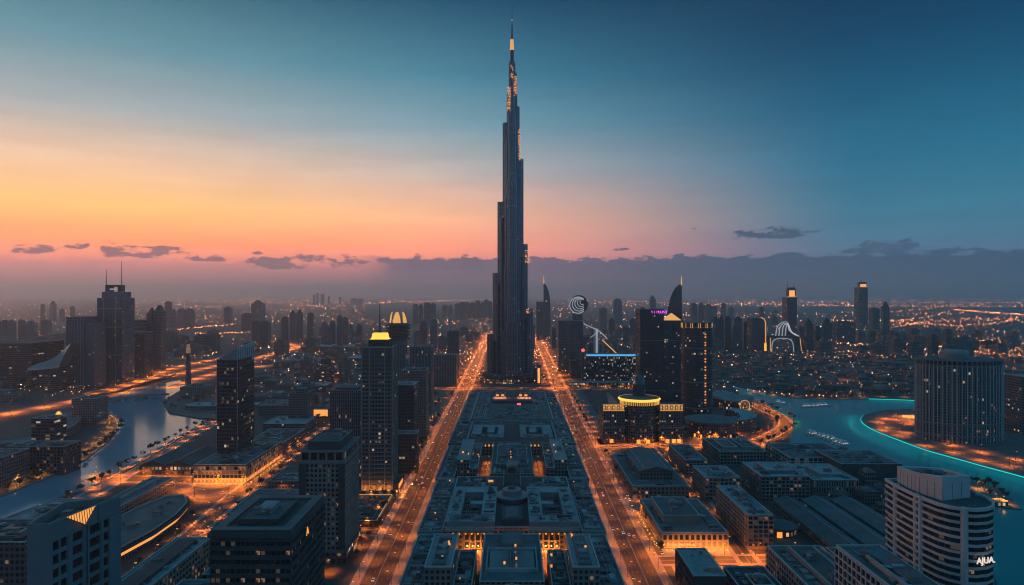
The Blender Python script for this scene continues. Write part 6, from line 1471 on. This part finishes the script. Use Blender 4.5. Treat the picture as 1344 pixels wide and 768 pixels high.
skyline('of the small group on the far horizon', [(412, 3, 387, 400, 'f'), (416.5, 3, 384.5, 400, 'f'), (423, 4, 386, 400, 'f'), (431.5, 2.6, 389, 400, 'f'), (446, 3, 390, 400, 'f'), (464, 8, 392, 400, 'f'), (472, 8, 392.5, 400, 'f')])
skyline('in the blue cluster behind the golden petals', [(545, 7, 400, 426, 'f'), (552, 6, 399, 426, 's'), (560, 8, 398, 426, 'f'), (568, 7, 399, 426, 'f'), (584, 6, 401, 417, 'f'), (591, 5, 400, 417, 's'), (556, 10, 421, 456, 's'), (569, 9, 421, 458, 'f'), (580, 12, 443, 462, 'f'), (548, 8, 436, 458, 'f')])
skyline('in the cluster just west of the tallest tower', [(600, 7, 399, 419, 'f'), (607, 6, 397, 419, 'f'), (613, 6, 396, 419, 's'), (620, 7, 398, 419, 'f'), (627, 6, 395, 419, 'f'), (633, 6, 396, 419, 's'), (638, 6, 394, 419, 'f'), (643, 5, 396, 419, 'f')])
skyline('between the spiral shell and broad black tower', [(792, 9, 405, 432, 'f'), (811, 11, 392, 424, 'r'), (803, 8, 418, 444, 's'), (779, 8, 432, 452, 'f'), (822, 9, 430, 455, 'f'), (831, 8, 420, 448, 'f'), (857, 8, 388, 420, 's'), (750, 7, 428, 447, 'f'), (698, 8, 428, 462, 'f'), (727, 6, 432, 458, 'f')])
skyline('in the cluster east of the bow fronted tower', [(911, 8, 399, 424, 'f'), (921, 7, 397, 424, 's'), (930, 8, 400, 425, 'f'), (940, 8, 418, 460, 'f'), (947.5, 6, 414, 456, 's'), (956, 8, 417, 461, 'f'), (970, 9, 418, 462, 'f'), (965, 7, 428, 464, 's'), (980, 7, 424, 460, 'f'), (950, 6, 399, 420, 'f'), (960, 6, 402, 421, 's'), (1000, 6, 404, 425, 'f'), (1018, 6, 407, 426, 's'), (938, 7, 402, 422, 'f')])
skyline('on the plain around the tall pearl crowned skyscraper', [(1063, 9, 419, 463, 's'), (1087, 10, 418, 464, 's'), (1074, 7, 430, 462, 'f'), (1111, 24, 423, 452, 'f'), (1149.5, 10, 405.5, 442, 'f'), (1163.5, 8, 396, 440, 's'), (1053, 6, 430, 460, 'f'), (1205, 15, 452, 474, 'f'), (1227, 9, 441, 468, 'f'), (1246, 9, 434, 470, 'f'), (1265, 28, 444, 470, 's'), (1178, 8, 440, 460, 'f')])
# ------------------------------------------------------------------ low quarters: small houses, each its own thing
HM = []
for i in range(8):
    rr = random.Random(40 + i); w, l, h = rr.uniform(14, 26), rr.uniform(14, 30), rr.uniform(7, 15); b = MB()
    b.prism(rect(-w / 2, w / 2, -l / 2, l / 2), 0, h, FC[('greylow', 'sandlow')[i % 2]], M[('roof_slate', 'roof_pale', 'roof_dark', 'roof_slate')[i % 4]], .9, .4, M['concrete'])
    b.prism(rect(-w * .3, w * .1, -l * .3, l * .2), h - .9, h + 2.6, M['concrete'], M['roof_slate']); HM.append((b.mesh('house'), w, l, h))
HL = []
for i in range(10):
    rr = random.Random(90 + i); w, l, h = rr.uniform(22, 40), rr.uniform(20, 40), rr.uniform(22, 52); b = MB()
    b.prism(rect(-w / 2, w / 2, -l / 2, l / 2), 0, h, FC[('greylow', 'hotel', 'greygrid', 'finned', 'darkband')[i % 5]], M[('roof_slate', 'roof_dark')[i % 2]], .9, .5, M['concrete'])
    b.prism(rect(-w * .3, w * .15, -l * .3, l * .2), h - .9, h + rr.uniform(3, 9), FC['greygrid'], M['roof_slate']); HL.append((b.mesh('mid_rise_block'), w, l, h))
nH = [0]
def field(name, poly_px, n, label, group, smin=.8, smax=1.6, cat='house', rot=0.0, pool=None):
    poly = [G(*p) for p in poly_px]; pxs = [p[0] for p in poly_px]; pys = [p[1] for p in poly_px]; made = tries = 0
    while made < n and tries < n * 60:
        tries += 1
        d = CAM_H * F / (rs.uniform(min(pys), max(pys)) - HZ); x, y = (rs.uniform(min(pxs), max(pxs)) - 672) * d / F, d
        if not inside((x, y), poly): continue
        me, w, l, h = rs.choice(pool or HM); s = rs.uniform(smin, smax); hw = max(w, l) * s * .55
        if not free(x - hw, x + hw, y - hw, y + hw) or inside((x, y), LAGOON) or inside((x, y), CANAL) or inside((x, y), ISLW): continue
        if any(segdist((x, y), a, c) < ww + hw for pts, ww in ROADS for a, c in zip(pts, pts[1:])): continue
        if any(segdist((x, y), LAGOON[i - 1], LAGOON[i]) < hw + 3 for i in range(len(LAGOON))) or any(segdist((x, y), CANAL[i - 1], CANAL[i]) < hw + 3 for i in range(len(CANAL))): continue
        o = bpy.data.objects.new(name, me); COL.objects.link(o); o.location = (x, y, 0); o.scale = (s, s, rs.uniform(.7, 1.2)); o.rotation_euler = (0, 0, rot + rs.choice((0, pi / 2)) + rs.uniform(-.08, .08)); tag(o, label, cat, group)
        FOOT.append((x - hw, x + hw, y - hw, y + hw)); made += 1
    nH[0] += made
field('mid_rise_block', [(0, 452), (220, 440), (640, 440), (625, 470), (330, 478), (0, 505)], 44, 'mid rise block in the hazy western quarter behind the wide highway', 'mid rise blocks of the western quarter', 1, 1.6, 'building', pool=HL)
field('mid_rise_block', [(340, 480), (560, 475), (560, 530), (470, 600), (395, 560)], 22, 'mid rise block between the slanted roof tower and the western avenue', 'mid rise blocks west of the avenue', .7, 1.1, 'building', pool=HL)
field('mid_rise_block', [(700, 432), (1000, 440), (1000, 462), (760, 500), (720, 470)], 34, 'mid rise block among the towers east of the tallest tower', 'mid rise blocks east of the tallest tower', .9, 1.4, 'building', pool=HL)
field('mid_rise_block', [(1040, 440), (1344, 440), (1344, 470), (1040, 470)], 30, 'mid rise block on the hazy eastern plain', 'mid rise blocks of the eastern plain', .9, 1.4, 'building', pool=HL)
field('house', [(935, 465), (1205, 465), (1205, 519), (1100, 521), (1000, 512), (935, 505)], 150, 'small flat roofed house in the dark quarter beyond the lagoon', 'houses beyond the lagoon', rot=.2)
field('house', [(330, 468), (560, 468), (560, 505), (440, 560), (330, 545)], 46, 'low flat roofed building in the dark quarter behind the slanted roof tower', 'low buildings behind the slanted roof tower', 1.0, 1.9, rot=.1)
field('house', [(0, 462), (120, 462), (120, 512), (0, 530)], 24, 'low building across the canal behind the wide highway', 'low buildings across the canal', 1, 2)
field('house', [(700, 440), (940, 455), (940, 500), (760, 500)], 24, 'low building among the towers east of the tallest tower', 'low buildings east of the tallest tower', 1, 1.8)
field('house', [(1060, 560), (1260, 610), (1190, 720), (1060, 720)], 16, 'small flat roofed shed between the low blocks and the lagoon', 'sheds near the lagoon', .5, .9)
field('house', [(1210, 470), (1344, 465), (1344, 520), (1210, 520)], 20, 'low building on the plain beyond the ribbed hotel', 'low buildings beyond the ribbed hotel', 1, 2)
for i, (pxl, pxr, tp, bs, dp, lab) in enumerate([(455, 520, 470, 476, 90, 'long flat depot roof in the plain behind the twin bay tower'), (370, 430, 473, 480, 80, 'long pale depot roof dotted with white lamps'), (395, 470, 455, 461, 120, 'broad hangar roof beyond the highway bend'), (340, 385, 532, 545, 60, 'grey hall with sloping roof beside the slanted roof tower'), (385, 428, 506, 518, 50, 'low hall west of the twin bay tower'), (405, 431, 536, 549, 30, 'hall with glowing orange front beside the twin bay tower'), (345, 400, 556, 570, 60, 'terraced dark hall below the sloping grey hall')]):
    p, h = pic(pxl, pxr, tp, bs, dp); r = block('hall', lab, 'hall', p, max(h, 9), 'greylow', 'roof_slate' if i % 2 else 'roof_pale', 1, 6)
    if 'orange front' in lab: x0, x1, y0, y1 = bb(p); b = MB(); b.box(x0 + 1, x1 - 1, y0 - .5, y0 - .02, 3, max(h, 9) - 2, M['shop']); b.build('lit_front', r)
# ------------------------------------------------------------------ far lamps: thousands of them, one mass
b = MB()
def dot(px, py, z, m, k=1.0):
    d = (CAM_H - z) * F / (py - HZ); x, y = (px - 672) * d / F, d; s = d / F * .42 * k
    pts = [(x, y, z + s * 1.2), (x + s, y, z), (x, y - s, z), (x - s, y, z), (x, y + s, z), (x, y, z - s * 1.2)]
    for a, c in ((1, 2), (2, 3), (3, 4), (4, 1)): b.face([pts[0], pts[c], pts[a]], m); b.face([pts[5], pts[a], pts[c]], m)
rf = random.Random(77)
def scatter(x0, x1, y0, y1, n, white=.12, kmin=.5, kmax=1.3):
    n = int(n * 1.5)
    for _ in range(n):
        py = y0 + (y1 - y0) * rf.random() ** 1.15; d = CAM_H * F / (py - HZ); px = rf.uniform(x0, x1); x = (px - 672) * d / F
        if inside((x, d), LAGOON) or inside((x, d), CANAL): continue
        dot(px, py, 9, M['far_white'] if rf.random() < white else M['far_lamp'], kmin * .7 + (kmax - kmin) * 1.1 * rf.random() ** 2.6)
def string(pts, n, jx=1.6, jy=.7, white=.1, kmin=.3, kmax=1.5):
    n = int(n * .6)
    L = [hypot(q[0] - p[0], q[1] - p[1]) for p, q in zip(pts, pts[1:])]; T = sum(L)
    for i in range(n):
        s = T * (i + .5) / n
        for (p, q), l in zip(zip(pts, pts[1:]), L):
            if s <= l: dot(p[0] + (q[0] - p[0]) * s / l + rf.uniform(-jx, jx), p[1] + (q[1] - p[1]) * s / l + rf.uniform(-jy, jy), 10, M['far_white'] if rf.random() < white else M['far_lamp'], rf.uniform(kmin, kmax)); break
            s -= l
scatter(0, 130, 393, 450, 240, .3); scatter(130, 480, 391, 425, 520, .2); scatter(180, 660, 390, 398, 330, .2); scatter(480, 660, 418, 470, 260, .2); scatter(0, 220, 450, 520, 110)
scatter(200, 480, 440, 480, 160, .3); scatter(690, 1344, 392, 402, 420, .2); scatter(690, 950, 402, 470, 330, .25); scatter(940, 1344, 410, 470, 520, .15); scatter(940, 1210, 465, 520, 110, .35)
scatter(1200, 1344, 440, 500, 220, .1); scatter(340, 480, 455, 520, 80, .6); scatter(560, 640, 440, 500, 120, .15); scatter(700, 830, 440, 500, 110, .2)
string([(216, 434), (240, 432), (275, 428), (305, 426)], 60); string([(255, 437), (290, 437), (330, 436)], 40); string([(210, 441), (225, 437), (232, 434)], 18)
string([(480, 398), (560, 395), (640, 393)], 70); string([(330, 396), (420, 402), (440, 405)], 40)
string([(1000, 399), (1060, 400.5), (1110, 401.5), (1240, 402), (1344, 402)], 150, jy=.6); string([(1000, 396), (1090, 397), (1200, 396.5), (1344, 397.5)], 90); string([(1090, 420), (1140, 422), (1190, 420), (1230, 414), (1245, 408)], 80)
string([(1140, 418), (1200, 424), (1260, 428), (1310, 424), (1344, 414)], 120, jy=1.6); string([(1160, 430), (1215, 421), (1290, 418), (1344, 421)], 120, jy=2.2); string([(1248, 406), (1300, 410), (1344, 413)], 90, jy=.6, kmax=1.7); string([(1100, 409), (1150, 411), (1230, 404)], 50)
string([(1170, 448), (1225, 454), (1280, 461), (1344, 468)], 90, jy=1.6); string([(1255, 440), (1300, 448), (1344, 449)], 60, jy=2); string([(1095, 450), (1160, 455), (1200, 452)], 50, jy=2); string([(1060, 468), (1110, 460), (1160, 466)], 30, jy=1.6)
string([(720, 392), (800, 397), (870, 396)], 60, jy=1.4); string([(880, 398), (930, 400), (990, 398)], 50); string([(690, 410), (730, 406), (780, 404)], 24)
string([(628, 462), (636, 448), (640, 440)], 26); string([(704, 470), (699, 452), (697, 442)], 26); string([(560, 480), (600, 474), (625, 470)], 26, jy=1.2); string([(985, 512), (1050, 519), (1140, 520)], 34)
o = b.build('far_street_lights'); tag(o, 'countless tiny orange lights spread over the far plain', 'lights', None, 'stuff')
# ------------------------------------------------------------------ lamps past the 300 nearest: one mass that keeps its lights
LAMPS.sort(key=lambda o: o.location.length)
bpy.context.view_layer.update()
b = MB(); far_l = []
for o in LAMPS[295:]:
    mw = o.matrix_basis.copy()
    for ch in list(o.children):
        if ch.type == 'LIGHT': far_l.append((ch, mw @ ch.location))
        else:
            me = ch.data; off = len(b.v); b.v += [tuple(mw @ v.co) for v in me.vertices]
            for pl in me.polygons: b.f.append([off + i for i in pl.vertices]); b.mi.append(b.slot(me.materials[pl.material_index])); b.uv.append([(0, 0)] * len(pl.vertices))
            bpy.data.objects.remove(ch)
    bpy.data.objects.remove(o)
o = b.build('distant_street_lamps'); tag(o, 'tall street lamps and mast lamps too far off to tell apart', 'lights', None, 'stuff')
for ch, lo in far_l: ch.parent = o; ch.location = lo
# ------------------------------------------------------------------ hills on the horizon and the haze
hm = bpy.data.materials.new('haze'); hm.use_nodes = True; t = hm.node_tree; t.nodes.clear()
v = t.nodes.new('ShaderNodeVolumePrincipled'); v.inputs['Density'].default_value = HAZE_DENSITY; v.inputs['Color'].default_value = HAZE_COL; v.inputs['Anisotropy'].default_value = HAZE_ANISO
t.links.new(v.outputs[0], t.nodes.new('ShaderNodeOutputMaterial').inputs['Volume'])
b = MB(); b.prism(rect(-41000, 41000, -3500, 61000), -2.0, 850, hm, bottom=True); o = b.build('haze'); tag(o, 'thin dusk haze over the whole city', 'haze', None, 'stuff')
for o in bpy.data.objects:
    if o.parent is None and o.location.z < -400: print('UNUSED', o.name)
    if '_org' in o: del o['_org']
    for q in ('_h', '_bb'):
        if q in o: del o[q]
for o in bpy.data.objects:
    if o.parent is None and 'label' in o and not 4 <= len(o['label'].split()) <= 16: print('LABEL', len(o['label'].split()), o['label'])
print('objects', len(bpy.data.objects), 'lamps', len(LAMPS), 'houses', nH[0], 'lights', sum(o.type == 'LIGHT' for o in bpy.data.objects))
